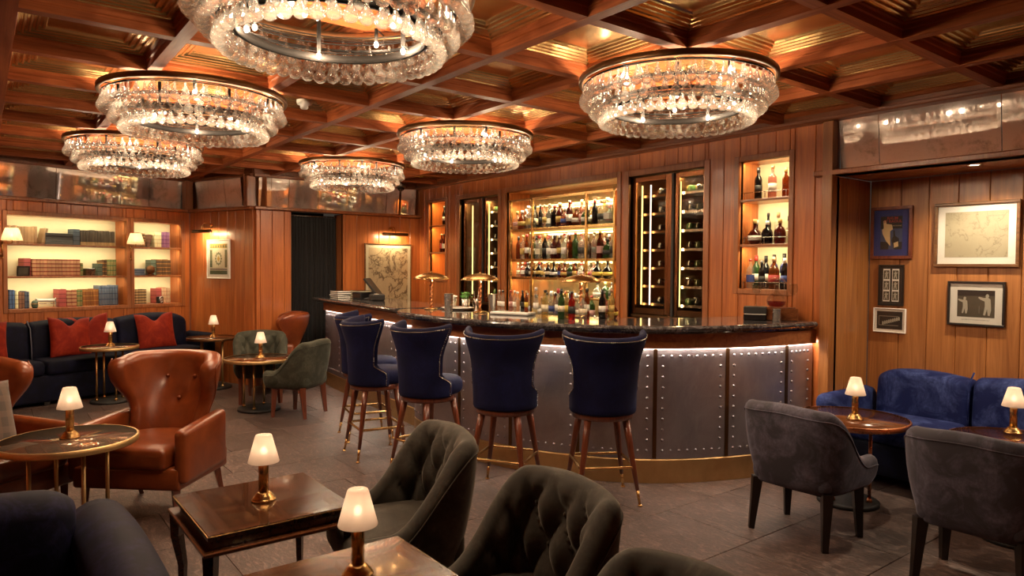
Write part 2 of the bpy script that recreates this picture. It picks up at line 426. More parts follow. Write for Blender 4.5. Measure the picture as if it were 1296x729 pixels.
# ---- ceiling: slab, beams, stepped bronze coffers
GX, GY, BX, BY, BW, ZC = .7534, .7150, -2.3484, 2.2261, .068, 2.69
ce = st(MB().box(-11.2, 1.7, -1.7, 6.0, 2.97, 3.05).build('ceiling', 'cornice'), 'coffered timber ceiling with bronze panels over the whole room', 'ceiling')
def beam_mesh(L, along, name, dz=0.):
    a, b = BW / 2, BW / 2 + .013
    prof = [(-a, ZC + dz), (a, ZC + dz), (a, ZC + .040), (b - .006, ZC + .045), (b - .006, ZC + .066), (b, ZC + .072), (b, 2.97), (-b, 2.97), (-b, ZC + .072), (-b + .006, ZC + .066), (-b + .006, ZC + .045), (-a, ZC + .040)]
    m = MB()
    loops = [[((t, p, z) if along == 'x' else (p, t, z)) for p, z in prof] for t in (0, L)]
    m.loft(loops, True, False); return m.mesh(name)
X0, X1, Y0, Y1 = -10.9, 1.0, -1.35, 5.14
bxm = beam_mesh(X1 - X0, 'x', 'ceiling_beam'); bym = beam_mesh(Y1 - Y0, 'y', 'ceiling_beam', .0012)
for j in range(-5, 5):
    y = BY + GY * j + BW / 2
    if Y0 < y < Y1: ob('ceiling_beam', bxm, 'beam_x', ce, (X0, y, 0))
for k in range(-4, 12):
    x = BX - GX * k - BW / 2
    if X0 < x < X1: ob('ceiling_beam', bym, 'beam_y', ce, (x, Y0, 0))
def coffer_mesh():
    hx, hy = (GX - BW) / 2 - .011, (GY - BW) / 2 - .011
    prof = [(0, 2.766), (.010, 2.766)]
    d = .010
    for q in range(4):
        z = 2.766 + q * .007; prof += [(d + .004, z + .009), (d + .015, z + .009), (d + .019, z + .003), (d + .028, z + .005)]; d += .030
    prof += [(d + .006, 2.800), (d + .02, 2.802)]
    m = MB(); loops = [[(-hx + i, -hy + i, z), (hx - i, -hy + i, z), (hx - i, hy - i, z), (-hx + i, hy - i, z)] for i, z in prof]
    m.loft(loops, False, False); k = len(m.v); m.f.append((k - 4, k - 3, k - 2, k - 1)); m.sm.append(False)
    return m.mesh('coffer_panel')
cm = coffer_mesh()
for k in range(-4, 11):
    for j in range(-4, 5):
        x = BX + (GX - BW) / 2 - GX * k; y = BY - (GY - BW) / 2 + GY * j
        if x < -10.6 or x > .8 or y > 4.9: continue
        ob('coffer_panel', cm, 'coffer', ce, (x, y, 0))
# ---- walls
class Wall:
    """local x runs along the wall (right to left seen from the room), local y points into the room"""
    def __init__(s, name, p0, d, L, z1, label, holes=(), pw=.165, mat='oak', th=.02, z0=0., planks=True):
        s.p0 = Vector((p0[0], p0[1], 0)); s.d = Vector((d[0], d[1], 0)).normalized(); s.n = Vector((-s.d.y, s.d.x, 0)); s.rot = math.atan2(s.d.y, s.d.x)
        bm_ = MB(); cells = []
        cuts = [0.]; x = 0.
        while x < L - .05:
            x = min(L, x + pw * random.choice((.94, 1, 1, 1.06)));
            if L - x < .05: x = L
            cuts.append(x)
        if cuts[-1] < L: cuts.append(L)
        for h in holes:
            for e in (h[0], h[1]):
                near = [c for c in cuts if abs(c - e) < .03 and c not in (0., L)]
                for c in near: cuts.remove(c)
                cuts.append(e)
        cuts = sorted(set(cuts))
        for a, b in zip(cuts, cuts[1:]):
            zi = [(z0, z1)]
            for h in holes:
                if h[0] - 1e-6 <= (a + b) / 2 <= h[1] + 1e-6:
                    nz = []
                    for p, q in zi:
                        if h[2] > p + .01: nz.append((p, min(q, h[2])))
                        if h[3] < q - .01: nz.append((max(p, h[3]), q))
                    zi = nz
            for p, q in zi:
                bm_.box(a, b, -th - .03, -th, p, q); cells.append((a, b, p, q))
        s.o = bm_.build(name, mat, None, s.p0, s.rot); st(s.o, label, 'wall')
        if planks:
            for a, b, p, q in cells:
                MB().box(a + .0012, b - .0012, -th, 0, p, q, .0045).build('wall_plank', mat, s.o)
    def pt(s, x, t, z): return s.p0 + s.d * x + s.n * t + Vector((0, 0, z))
    def part(s, name, mat, x0, x1, t0, t1, z0, z1, b=.003, parent=None):
        return MB().box(x0, x1, t0, t1, z0, z1, b).build(name, mat, parent or s.o)
    def niche(s, x0, x1, z0, z1, dep, shelves=(), back='cream', side='oak', shmat='oak_h', fw_=.05, led=None, ledw=.0, trim=True, sth=.022):
        th = .02
        s.part('niche_back', back, x0 - .01, x1 + .01, -dep - .02, -dep, z0 - .01, z1 + .01, 0)
        for e0, e1 in ((x0 - .012, x0), (x1, x1 + .012)): s.part('niche_side', side, e0, e1, -dep, -.001, z0, z1, 0)
        s.part('niche_top', side, x0 - .012, x1 + .012, -dep, -.001, z1, z1 + .012, 0)
        s.part('niche_base', side, x0 - .012, x1 + .012, -dep, -.001, z0 - .012, z0, 0)
        for z in shelves: s.part('shelf', shmat, x0 + .001, x1 - .001, -dep + .002, -.004, z - sth, z, .003)
        if trim:
            for a, b, p, q in ((x0 - fw_, x0, z0 - fw_, z1 + fw_), (x1, x1 + fw_, z0 - fw_, z1 + fw_), (x0, x1, z1, z1 + fw_), (x0, x1, z0 - fw_, z0)):
                s.part('niche_trim', 'oak_trim', a, b, 0, .014, p, q, .004)
        if led:
            tops = [z1] + [z - sth for z in shelves]
            for z in tops:
                light('AREA', s.pt((x0 + x1) / 2, -.045, z - .012), ledw * (x1 - x0), led, (x1 - x0) * .92, .025, Vector(-s.n * .55 + Vector((0, 0, -1))), 'shelf_strip_light').rotation_euler.rotate_axis('Z', 0)
def ledge_and_mirrors(wl, L, cuts, z0=2.252, z1=2.29, tilt=.036, inset=.06):
    wl.part('ledge', 'oak_trim', -.03, L + .03, -.09, .065, z0, z1, .006)
    back = wl.part('mirror_backing', 'oak_trim', -.12, L + .12, -.12, -.095, z1, 2.70, 0)
    for a, b in cuts:
        m = MB(); g = .0025
        f = [(a + g, -.005, 2.668), (b - g, -.005, 2.668), (b - g, -.005 - tilt, z1 + .002), (a + g, -.005 - tilt, z1 + .002)]
        k = [(x, y - .008, z) for x, y, z in f]
        m.add(f + k, [(0, 1, 2, 3), (7, 6, 5, 4), (0, 4, 5, 1), (1, 5, 6, 2), (2, 6, 7, 3), (3, 7, 4, 0)])
        m.build('mirror_panel', 'mirror', wl.o)
# bar wall
XB = -2.70
NI4, CO1, DIS, CO2, NI5 = (.38, .84, 1.375, 2.45), (1.20, 2.11, 1.05, 2.45), (2.27, 4.16, .92, 2.46), (4.31, 5.19, .92, 2.45), (5.55, 6.0, 1.375, 2.46)
bar = Wall('wall_bar', (XB, 5.15), (-1, 0), 6.42, 2.68, 'oak plank wall behind the bar with bottle niches and lit display', (NI4, CO1, DIS, CO2, NI5), .165)
bar.niche(*NI4, .28, (1.75, 2.13), 'cream', 'oak', led=(1, .80, .45), ledw=3.2, fw_=.045)
bar.niche(*NI5, .28, (1.75, 2.13), 'oak_alcove', 'oak', led=(1, .72, .28), ledw=3.2, fw_=.045)
bar.niche(*DIS, .38, (), 'mirror_gold', 'oak', fw_=.055)
for a in (CO1, CO2): bar.niche(*a, .55, (), 'bronze', 'bronze', fw_=.06)
co_ = MB().box(-9.05, 1.2, 5.05, 5.16, 2.662, 2.695, .008).box(-9.05, 1.2, 5.085, 5.16, 2.695, 2.82, .004)
st(co_.build('trim_1', 'cornice'), 'dark timber cornice along the top of the bar wall', 'cornice')
# alcove right of the bar
alc = Wall('wall_alcove', (1.5, 5.70), (-1, 0), 4.20, 2.25, 'light oak plank wall of the seating alcove behind the blue sofa', (), .2, 'oak_alcove')
ret = Wall('wall_return', (XB, 5.70), (0, -1), .55, 2.25, 'narrow oak return wall between bar pier and picture alcove', (), .19, 'oak_alcove')
# return planks face +x
up = Wall('wall_mirror_band', (1.5, 5.15), (-1, 0), 4.20, 2.68, 'antique mirror band above the alcove ledge', (), .6, 'oak_trim', .02, 2.60, False)
up.part('soffit', 'oak_trim', 0, 4.2, -.56, .05, 2.252, 2.272, 0)
up.part('ledge', 'oak_trim', 0, 4.35, -.09, .065, 2.252, 2.292, .006)
for a, b in ((.0, .9), (.9, 2.0), (2.0, 3.14), (3.14, 3.90), (3.90, 4.19)):
    g = .003; f = [(a + g, -.005, 2.662), (b - g, -.005, 2.662), (b - g, -.043, 2.294), (a + g, -.043, 2.294)]; k = [(x, y - .008, z) for x, y, z in f]
    MB().add(f + k, [(0, 1, 2, 3), (7, 6, 5, 4), (0, 4, 5, 1), (1, 5, 6, 2), (2, 6, 7, 3), (3, 7, 4, 0)]).build('mirror_panel', 'mirror', up.o)
# left wall with bookcase
NA, NB = (.85, 2.15, 1.03, 2.09), (.125, .757, 1.03, 2.09)
left = Wall('wall_left', (-10.219, 2.277), (.3161, -.9487), 4.3, 2.25, 'oak plank wall with two lit bookcase niches', (NA, NB), .15)
for q in (NA, NB): left.niche(*q, .27, (1.40, 1.77), 'cream', 'oak', led=(1, .84, .52), ledw=1.5, fw_=.045)
ledge_and_mirrors(left, 4.3, [(.03, .54), (.54, .90), (.90, 1.64), (1.64, 2.4), (2.4, 3.2), (3.2, 4.28)])
# diagonal wall and far wall
dg = Wall('wall_diagonal', (-9.0, 2.75), (-1.219, -.473), 1.3075, 2.25, 'short diagonal oak plank wall with small framed print', (), .165)
ledge_and_mirrors(dg, 1.3075, [(.25, .58), (.58, .92), (.92, 1.19)])
DOOR = (1.20, 1.92, 0, 2.252)
far = Wall('wall_far', (-8.97, 5.15), (0, -1), 2.37, 2.25, 'far oak plank wall with black curtained doorway', (DOOR,), .165)
ledge_and_mirrors(far, 2.37, [(.06, .30), (.33, .53), (.53, 1.07), (1.07, 1.54), (1.54, 1.94), (1.94, 2.17), (2.17, 2.33)])
for e0, e1 in ((DOOR[0] - .015, DOOR[0]), (DOOR[1], DOOR[1] + .015)): far.part('door_jamb', 'oak_trim', e0, e1, -.30, -.001, 0, 2.252, 0)
far.part('door_lining', 'black', DOOR[0] - .02, DOOR[1] + .02, -.75, -.73, 0, 2.3, 0)
# corner posts between the mirror bands
for W_, (x, y) in ((far, (-9.03, 2.72)), (left, (-10.16, 2.24))):
    q = Matrix.Rotation(-W_.rot, 4, 'Z') @ (Vector((x, y, 0)) - W_.p0)
    MB().box(-.05, .05, -.05, .05, 2.29, 2.67, .004).build('corner_post', 'oak_trim', W_.o, q, 0)
st(MB().box(-.035, 4.25, -.06, .05, 2.662, 2.70, .006).box(-.035, 4.25, -.06, .02, 2.70, 2.82, .004).build('trim_2', 'cornice', None, left.p0, left.rot), 'cornice above the mirror band of the bookcase wall', 'cornice')
st(MB().box(-.02, 1.33, -.06, .05, 2.662, 2.70, .006).box(-.02, 1.33, -.06, .02, 2.70, 2.82, .004).build('trim_3', 'cornice', None, dg.p0, dg.rot), 'cornice above the mirror band of the diagonal wall', 'cornice')
st(MB().box(-.0, 2.40, -.06, .05, 2.662, 2.70, .006).box(-.0, 2.40, -.06, .02, 2.70, 2.82, .004).build('trim_4', 'cornice', None, far.p0, far.rot), 'cornice above the mirror band of the far wall', 'cornice')
# unseen sides of the room, plain timber, they close it for light and reflections
Wall('wall_near', (-9.2, -1.35), (1, 0), 10.6, 2.9, 'plain oak wall behind the camera', (), 2.7)
Wall('wall_right', (1.4, -1.4), (0, 1), 7.2, 2.9, 'plain oak wall on the right-hand end of the room', (), 2.4)
# pier post lit by the bar
MB().box(-2.775, -2.695, 5.085, 5.155, 0, 2.66, .004).build('pier_post', 'oak_alcove', None)
pp = bpy.data.objects['pier_post']; pp.name = 'trim_5'; st(pp, 'light oak corner post at the right end of the bar', 'post')
# curtain in the doorway
cu_ = thing('doorway_curtain', 'black pleated curtain hanging in the far doorway', 'curtain', far.pt(1.56, -.22, 0), far.rot)
m = MB(); N_ = 120; top = []; loops = []
for i in range(N_ + 1):
    x = -.345 + .69 * i / N_; y = .035 * math.sin(i * .9) + .015 * math.sin(i * .37)
    loops.append([(x, y, .01), (x, y * .8, 1.2), (x, y * .7, 2.20), (x, y * .7 + .004, 2.20), (x, y * .8 + .004, 1.2), (x, y + .004, .01)])
m.loft(loops); m.build('cloth', 'curtain', cu_)
MB().cone((-.355, 0, 2.215), (.355, 0, 2.215), .011, n=8).build('curtain_rail', 'steel', cu_)
# ================================================================== BAR COUNTER
def resample(pts, step):
    pts = [Vector((p[0], p[1], 0)) for p in pts]
    for _ in range(3):      # Chaikin rounding
        q = [pts[0]]
        for a, b in zip(pts, pts[1:]): q += [a * .75 + b * .25, a * .25 + b * .75]
        q.append(pts[-1]); pts = q
    out, acc = [pts[0]], 0.; d = [0.]
    for a, b in zip(pts, pts[1:]): d.append(d[-1] + (b - a).length)
    n = max(2, round(d[-1] / step)); res = []
    for i in range(n + 1):
        t = d[-1] * i / n; k = 0
        while k < len(d) - 2 and d[k + 1] < t: k += 1
        f = (t - d[k]) / max(1e-9, d[k + 1] - d[k]); res.append(pts[k].lerp(pts[k + 1], f))
    return res
def normals(p, flip=1):
    o = []
    for i in range(len(p)):
        t = (p[min(i + 1, len(p) - 1)] - p[max(i - 1, 0)]).normalized(); o.append(Vector((t.y, -t.x, 0)) * flip)
    return o
body = resample([(-2.85, 5.13), (-2.88, 4.85), (-2.96, 4.5), (-3.09, 4.16), (-3.24, 3.88), (-3.40, 3.69), (-3.58, 3.53), (-3.78, 3.40), (-3.98, 3.29), (-4.22, 3.20), (-4.47, 3.13), (-4.75, 3.09), (-5.1, 3.07), (-5.42, 3.09), (-5.62, 3.17), (-5.72, 3.32), (-5.74, 3.5)], .05)
nb = normals(body, -1)
# outward = away from the bar centre
cen = Vector((-4.6, 4.2, 0))
if (body[20] - cen).dot(nb[20]) < 0: nb = [-q for q in nb]
def ring(i, d, P=None, Nn=None): return (P or body)[i] + (Nn or nb)[i] * d
zfront = thing('bar_counter', 'curved bar front of riveted grey zinc panels over a brass kick plate', 'bar counter')
def sweep(name, mat, prof, i0, i1, P=body, Nn=nb, parent=zfront, sm=False, offs=None):
    loops = []
    for i in range(i0, i1 + 1): loops.append([tuple(ring(i, d, P, Nn) + Vector((0, 0, z))) for d, z in prof])
    return MB().loft(loops, True, sm).build(name, mat, parent)
nB = len(body) - 1
sweep('carcass', 'black', [(-.06, .0), (-.02, .0), (-.02, 1.07), (-.06, 1.07)], 0, nB)
sweep('kick_plate', 'brass_worn', [(-.02, 0), (.004, 0), (.004, .165), (-.004, .175), (-.02, .175)], 0, nB)
sweep('apron', 'oak_h', [(-.02, .986), (.024, .986), (.024, .972), (.032, .972), (.032, 1.075), (-.02, 1.075)], 0, nB)
sweep('led_strip', 'led', [(.008, .979), (.018, .979), (.018, .985), (.008, .985)], 0, nB)
step_ = sum((body[i + 1] - body[i]).length for i in range(nB)) / nB
cuts = [0, round(.30 / step_)]
while cuts[-1] + round(.55 / step_) < nB - 3: cuts.append(cuts[-1] + round(.55 / step_))
cuts.append(nB)
def rivets(idx_front, P, Nn, i0, i1, parent):
    m = MB()
    def riv(pos, nn):
        T = Matrix.Translation(pos) @ nn.to_track_quat('Z', 'Y').to_matrix().to_4x4()
        m.lathe([(.011, 0), (.0095, .005), (.005, .0085), (0, .0095)], 8, T=T)
    L_ = (i1 - i0)
    def at(f):
        k = min(int(f), len(P) - 2); g = f - k; return P[k].lerp(P[k + 1], g), Nn[k].lerp(Nn[k + 1], g).normalized()
    inset = .055 / step_
    for row in (.915, .235):
        n_ = max(2, round(L_ * step_ / .078))
        for q in range(n_ + 1):
            p, nn = at(i0 + inset + (L_ - 2 * inset) * q / n_); riv(p + nn * .002 + Vector((0, 0, row)), nn)
    for q in range(1, 9):
        for f in (i0 + inset, i1 - inset):
            p, nn = at(f); riv(p + nn * .002 + Vector((0, 0, .915 - q * .0755)), nn)
    return m.build('rivets', 'zinc', parent, kind='stuff')
for a, b in zip(cuts, cuts[1:]):
    pn = sweep('zinc_panel', 'zinc', [(-.02, .176), (.0, .176), (.002, .18), (.002, .962), (.0, .966), (-.02, .966)], a, b, sm=False)
    rivets(0, body, nb, a, b, pn)
for c in cuts[1:-1]:
    p, nn = body[c], nb[c]; tx = Vector((-nn.y, nn.x, 0)); q = [p + tx * s_ * .014 + nn * d for s_ in (-1, 1) for d in (.0, .007)]
    m = MB(); m.add([tuple(v + Vector((0, 0, z))) for z in (.178, .966) for v in q], [(0, 1, 3, 2), (4, 6, 7, 5), (0, 4, 5, 1), (2, 3, 7, 6), (1, 5, 7, 3), (0, 2, 6, 4)]); m.build('joint_strip', 'bronze', zfront)
# left-hand return of the counter
retn = resample([(-5.82, 3.315), (-6.4, 3.36), (-7.2, 3.43), (-8.0, 3.50), (-8.62, 3.56)], .05); nr = normals(retn, -1)
if nr[5].y > 0: nr = [-q for q in nr]
zr = thing('bar_counter', 'straight left length of zinc bar front beside the black curtain', 'bar counter')
nR = len(retn) - 1
sweep('carcass', 'black', [(-.55, 0), (-.02, 0), (-.02, 1.07), (-.55, 1.07)], 0, nR, retn, nr, zr)
sweep('kick_plate', 'brass_worn', [(-.02, 0), (.004, 0), (.004, .165), (-.004, .175), (-.02, .175)], 0, nR, retn, nr, zr)
sweep('apron', 'oak_h', [(-.02, .986), (.024, .986), (.024, .972), (.032, .972), (.032, 1.072), (-.02, 1.072)], 0, nR, retn, nr, zr)
sweep('led_strip', 'led', [(.008, .979), (.018, .979), (.018, .985), (.008, .985)], 0, nR, retn, nr, zr)
cc = [0]
while cc[-1] + 11 < nR - 4: cc.append(cc[-1] + 11)
cc.append(nR)
for a, b in zip(cc, cc[1:]):
    pn = sweep('zinc_panel', 'zinc', [(-.02, .176), (.0, .176), (.002, .18), (.002, .962), (.0, .966), (-.02, .966)], a, b, retn, nr, zr)
    rivets(0, retn, nr, a, b, pn)
MB().box(-.02, .0, 0, .5, .0, 1.07, .002).build('end_panel', 'zinc', zr, tuple(retn[-1]), 0)
# marble tops: moulded nose, flat top
nose = [(-.45, 1.082), (.10, 1.082), (.118, 1.088), (.122, 1.098), (.136, 1.102), (.146, 1.112), (.150, 1.122), (.146, 1.132), (.138, 1.139), (.128, 1.142), (-.45, 1.142)]
def top_sweep(name, label, P, Nn, fo, i0, i1, back):
    loops = []
    for i in range(i0, i1 + 1):
        e = fo(i)
        loops.append([tuple(ring(i, (d + e) if d > 0 else back(i), P, Nn) + Vector((0, 0, z))) for d, z in nose])
    o = MB().loft(loops, True, False).build(name, 'marble')
    return tag(o, label, 'worktop')
tot = nB
top_sweep('marble_worktop', 'curved polished black marble bar top with moulded edge', body, nb, lambda i: -.07 + .09 * min(1, max(0, (i * step_ - .3) / 1.0)), 1, nB - 4, lambda i: -.62 if i < nB - 30 else -.62 + .45 * (i - nB + 30) / 26)
top_sweep('marble_worktop', 'straight black marble top on the left length of the bar', retn, nr, lambda i: .03, 2, nR, lambda i: -.56)
# ================================================================== FURNITURE
def smooth(a, b, x):
    t = max(0., min(1., (x - a) / (b - a))); return t * t * (3 - 2 * t)
# ---- bar stools
def stool_back_fns():
    def A(z): return R(98) - R(27) * smooth(.68, .76, z) + R(13) * smooth(.86, 1.12, z)
    def Rr(z): return .215 + .012 * smooth(.62, .9, z) + .055 * smooth(.86, 1.13, z)
    return A, Rr
def make_stool(label, loc, rot, group):
    t = thing('bar_stool', label, 'bar stool', loc, rot, group)
    A, Rr = stool_back_fns(); TH = .048
    zs = [.585, .60, .63, .66, .69, .705, .72, .735, .76, .80, .85, .90, .95, 1.0, 1.04, 1.07, 1.09, 1.103, 1.11]
    def loop(z, k):
        a = A(z); r = Rr(z); th = TH; sh = 1.
        if k >= len(zs) - 3: sh = (.86, .6, .25)[k - len(zs) + 3]
        if k == 0: sh = .7
        ro = r - th * (1 - sh) / 2; ri = r - th + th * (1 - sh) / 2
        K = 26; o = []
        def P(u, rad):
            zz = z + (.020 * (abs(u) / a) ** 3 - .013 * (1 - (u / a) ** 2)) * smooth(.88, 1.1, z)
            return (rad * 1.04 * math.sin(u), -rad * math.cos(u), zz)
        for i in range(K + 1): o.append(P(-a + 2 * a * i / K, ro))
        rm, h = (ro + ri) / 2, (ro - ri) / 2
        for e in (.5, 0, -.5):
            u = a + h * math.sqrt(1 - e * e * .8) / rm; o.append(P(u, rm + h * e * 1.5))
        for i in range(K + 1): o.append(P(a - 2 * a * i / K, ri))
        for e in (-.5, 0, .5):
            u = -a - h * math.sqrt(1 - e * e * .8) / rm; o.append(P(u, rm + h * e * 1.5))
        return o
    b = MB().loft([loop(z, k) for k, z in enumerate(zs)]).build('backrest', 'navy_stool', t)
    # nailheads along the wing edges and the top
    m = MB()
    def nail(p):
        m.add([(p[0] + .0055 * math.cos(q) , p[1] + .0055 * math.sin(q), p[2]) for q in (0, PI / 2, PI, 3 * PI / 2)] + [(p[0], p[1], p[2] + .0055), (p[0], p[1], p[2] - .0055)], [(0, 1, 4), (1, 2, 4), (2, 3, 4), (3, 0, 4), (1, 0, 5), (2, 1, 5), (3, 2, 5), (0, 3, 5)], True)
    def EP(u, z, a, r): 
        zz = z + (.020 * (abs(u) / a) ** 3 - .013 * (1 - (u / a) ** 2)) * smooth(.88, 1.1, z)
        return (r * 1.04 * math.sin(u), -r * math.cos(u), zz)
    z = .60
    while z < 1.085:
        for sg in (-1, 1):
            a = A(z); nail(EP(sg * a * .985, z, a, Rr(z) + .001))
        z += .0125 if not .675 < z < .755 else .004
    u = -.97
    while u < .97:
        a = A(1.083); nail(EP(u * a, 1.083, a, Rr(1.083) + .001)); u += .0125 / (a * .28)
    m.build('nailhead_trim', 'steel', b, kind='stuff')
    MB().lathe([(.15, .592), (.19, .596), (.207, .612), (.212, .64), (.210, .672), (.200, .697), (.178, .712), (.12, .722), (0, .726)], 36, T=Matrix.Translation((0, .055, 0)) @ Matrix.Diagonal((.98, 1.08, 1, 1))).build('seat', 'navy_stool', t)
    MB().lathe([(.17, .545), (.2, .55), (.205, .595), (.19, .6)], 24).build('seat_base', 'leg_red', t)
    for sx in (-1, 1):
        for s2 in (-1, 1):
            tp = Vector((sx * .125, s2 * .125 + .01, .56)); bt = Vector((sx * .205, s2 * .2, .0))
            at = lambda z: bt + (tp - bt) * (z / .56)
            lg = MB().tube([at(.10), at(.22), at(.4), at(.565)], [.0125, .017, .022, .026], 10).build('leg', 'leg_red', t)
            MB().tube([at(.012), at(.10)], [.0085, .0118], 10).lathe([(.016, 0), (.016, .006), (.009, .012)], 10, (bt.x, bt.y, 0)).build('brass_ferrule', 'brass', lg)
    ze = .245; kx = .125 + (.08) * (1 - ze / .56) + .012; ky = .125 + .075 * (1 - ze / .56) + .012; rc = .03; pts = []
    for cx, cy_, a0 in ((kx - rc, ky - rc, 0), (-kx + rc, ky - rc, 90), (-kx + rc, -ky + rc, 180), (kx - rc, -ky + rc, 270)):
        for q in range(5): a = R(a0 + 22.5 * q); pts.append((cx + rc * math.cos(a), cy_ + .01 + rc * math.sin(a), ze))
    MB().tube(pts, .0105, 8, True).build('footrest', 'brass', t)
    return t
SG = 'navy bar stools along the zinc bar'
stl = make_stool('navy velvet bar stool nearest the right end of the bar, fourth backrest fully in front', (-3.30, 3.30, 0), ang(-.86, .51), SG)
stl['label'] = 'navy velvet bar stool nearest the bar right end, seen squarely from behind'
dup(stl, (-3.80, 2.86, 0), ang(-.55, .83), 'navy velvet bar stool second from the right end of the bar, seen squarely from behind')
dup(stl, (-4.50, 2.66, 0), ang(-.16, .98), 'navy velvet bar stool in the middle of the row, its seat showing on the right')
dup(stl, (-5.18, 2.56, 0), ang(.16, .98), 'navy velvet bar stool turned sideways, fourth from the right end of the bar')
dup(stl, (-5.79, 2.77, 0), ang(.22, .97), 'navy velvet bar stool mostly hidden at the left end of the stool row')
# ---- horseshoe path for upholstered tub chairs
def horseshoe(a, b, ls, ex=3.2, n=80):
    raw = []
    for i in range(13): raw.append(Vector((a, ls * (1 - i / 12), 0)))
    for i in range(1, 60):
        ph = PI * i / 60; c_, s_ = math.cos(ph), math.sin(ph)
        raw.append(Vector((a * math.copysign(abs(c_) ** (2 / ex), c_), -b * abs(s_) ** (2 / ex), 0)))
    for i in range(13): raw.append(Vector((-a, ls * i / 12, 0)))
    d = [0.]
    for p, q in zip(raw, raw[1:]): d.append(d[-1] + (q - p).length)
    out = []; k = 0
    for i in range(n + 1):
        t = d[-1] * i / n
        while k < len(d) - 2 and d[k + 1] < t: k += 1
        out.append(raw[k].lerp(raw[k + 1], (t - d[k]) / max(1e-9, d[k + 1] - d[k])))
    nn = []
    for i in range(n + 1):
        t = (out[min(i + 1, n)] - out[max(i - 1, 0)]).normalized(); nn.append(Vector((-t.y, t.x, 0)))
    if nn[0].x < 0: nn = [-q for q in nn]
    # soften normals
    for _ in range(3): nn = [(nn[max(i - 1, 0)] + nn[i] * 2 + nn[min(i + 1, n)]).normalized() for i in range(n + 1)]
    return out, nn, d[-1]
def tub_chair(label, loc, rot, mat, legmat, hb=.79, a=.30, b=.29, ls=.20, tuft=True, group=None, zb=.30, amp=.046):
    t = thing('lounge_chair', label, 'chair', loc, rot, group)
    n = 84; P, Nn, L = horseshoe(a, b, ls, n=n); th = .085; hf = .478
    wd = .088; hd = .125
    loops = []
    for i in range(n + 1):
        arc = (i / n - .5) * L; ab = abs(arc)
        h = hf + (hb - hf) * (1 - smooth(.24, .60, ab)) ; h -= .018 * smooth(0, .3, ab) * (1 - smooth(.3, .6, ab))
        lp = []; p = P[i]; nv = Nn[i]; rt = th / 2
        def pt(o_, z): q = p + nv * o_; return (q.x, q.y, z)
        back = 1 - smooth(.2, .5, ab)
        lean = .035 * back
        for k in range(7):
            f = k / 6; z = zb + (h - rt - zb) * f
            lp.append(pt(-.045 * (1 - f) ** 1.6 + lean * f + .008 * math.sin(PI * f), z))
        for k in range(1, 6):
            an = PI * k / 6; lp.append(pt(lean - rt + rt * math.cos(an) , h - rt + rt * 1.05 * math.sin(an)))
        zs = .40; K = 17
        for k in range(K + 1):
            z = h - rt - (h - rt - zs) * k / K; f = (z - zs) / max(.01, hb - zs)
            d = 0.
            if tuft:
                u = arc / wd; v = (z - (hb - .13)) / hd
                g = (abs(math.sin(PI * (u + v) / 2)) * abs(math.sin(PI * (u - v) / 2))) ** .5
                d = amp * (g - .3) * smooth(0, .05, z - zs + .02) * (1 - smooth(.40, .52, ab)) * (1 - .5 * smooth(h - rt - .05, h - rt, z))
            lp.append(pt(-th + lean * f - d, z))
        lp.append(pt(-th + .01, zb)); loops.append(lp)
    # rounded arm fronts
    def endcap(lp, dirn):
        c = sum((Vector(q) for q in lp), Vector()) / len(lp); out = []
        for s_, o_ in ((.93, .012), (.78, .026), (.5, .034)): out.append([tuple(c + (Vector(q) - c) * s_ + dirn * o_) for q in lp])
        return out
    e0 = endcap(loops[0], Vector((0, 1, 0))); e1 = endcap(loops[-1], Vector((0, 1, 0)))
    bk = MB().loft(e0[::-1] + loops + e1).build('backrest', mat, t)
    m = MB(); i0 = n // 2
    if tuft:
        for k in range(-5, 6):
            for q in range(-3, 2):
                if (k + q) % 2: continue
                arc = k * wd; z = hb - .13 + q * hd
                i = int(round((arc / L + .5) * n))
                if not 0 <= i <= n or abs(arc) > .42: continue
                h = hf + (hb - hf) * (1 - smooth(.24, .60, abs(arc)))
                if z > h - .07 or z < .46: continue
                f = (z - .4) / (hb - .4); back = 1 - smooth(.2, .5, abs(arc))
                p = P[i] + Nn[i] * (-th + .035 * back * f + amp * .25); m.ball((p.x, p.y, z), .011, 8, 5)
        m.build('tuft_buttons', mat, bk)
    # piping along the outer top seam
    pts = []
    for i in range(n + 1):
        ab = abs((i / n - .5) * L); h = hf + (hb - hf) * (1 - smooth(.24, .60, ab)) - .018 * smooth(0, .3, ab) * (1 - smooth(.3, .6, ab)); back = 1 - smooth(.2, .5, ab)
        q = P[i] + Nn[i] * (.035 * back * .97 + .003); pts.append((q.x, q.y, h - th / 2 - .006))
    MB().tube(pts, .0035, 6).build('piping', mat, bk)
    MB().rbox((0, .015, .375), (2 * a - .12, .50, .15), .05, .022).build('seat_cushion', mat, t)
    MB().rbox((0, -.03, .305), (2 * a - .16, b + ls - .12, .04), .02).build('seat_frame', legmat, t)
    for sx in (-1, 1):
        for yy, sp in ((ls - .06, .015), (-b + .095, -.035)):
            x = sx * (a - .085)
            MB().tube([(x + sx * .012, yy + sp, 0), (x + sx * .006, yy + sp * .5, .15), (x, yy, .31)], [.022, .030, .040], 4, sm=False).build('leg', legmat, t)
    return t
GC = 'grey velvet chairs on the right'
g1 = tub_chair('grey velvet tub chair with black legs, back to camera, beside the curved bar', (-2.15, 3.86, 0), ang(.0, 1), 'grey_velvet', 'leg_black', .785)
dup(g1, (-1.27, 3.92, 0), ang(-.03, 1), 'grey velvet tub chair at the right edge of the picture, back to camera')
g5 = tub_chair('olive-grey tufted velvet chair left of its twin, seat showing, behind the rectangular table', (-2.66, 1.42, 0), ang(-.20, -.98), 'brown_velvet', 'leg_black', .83, .30, .28, .22)
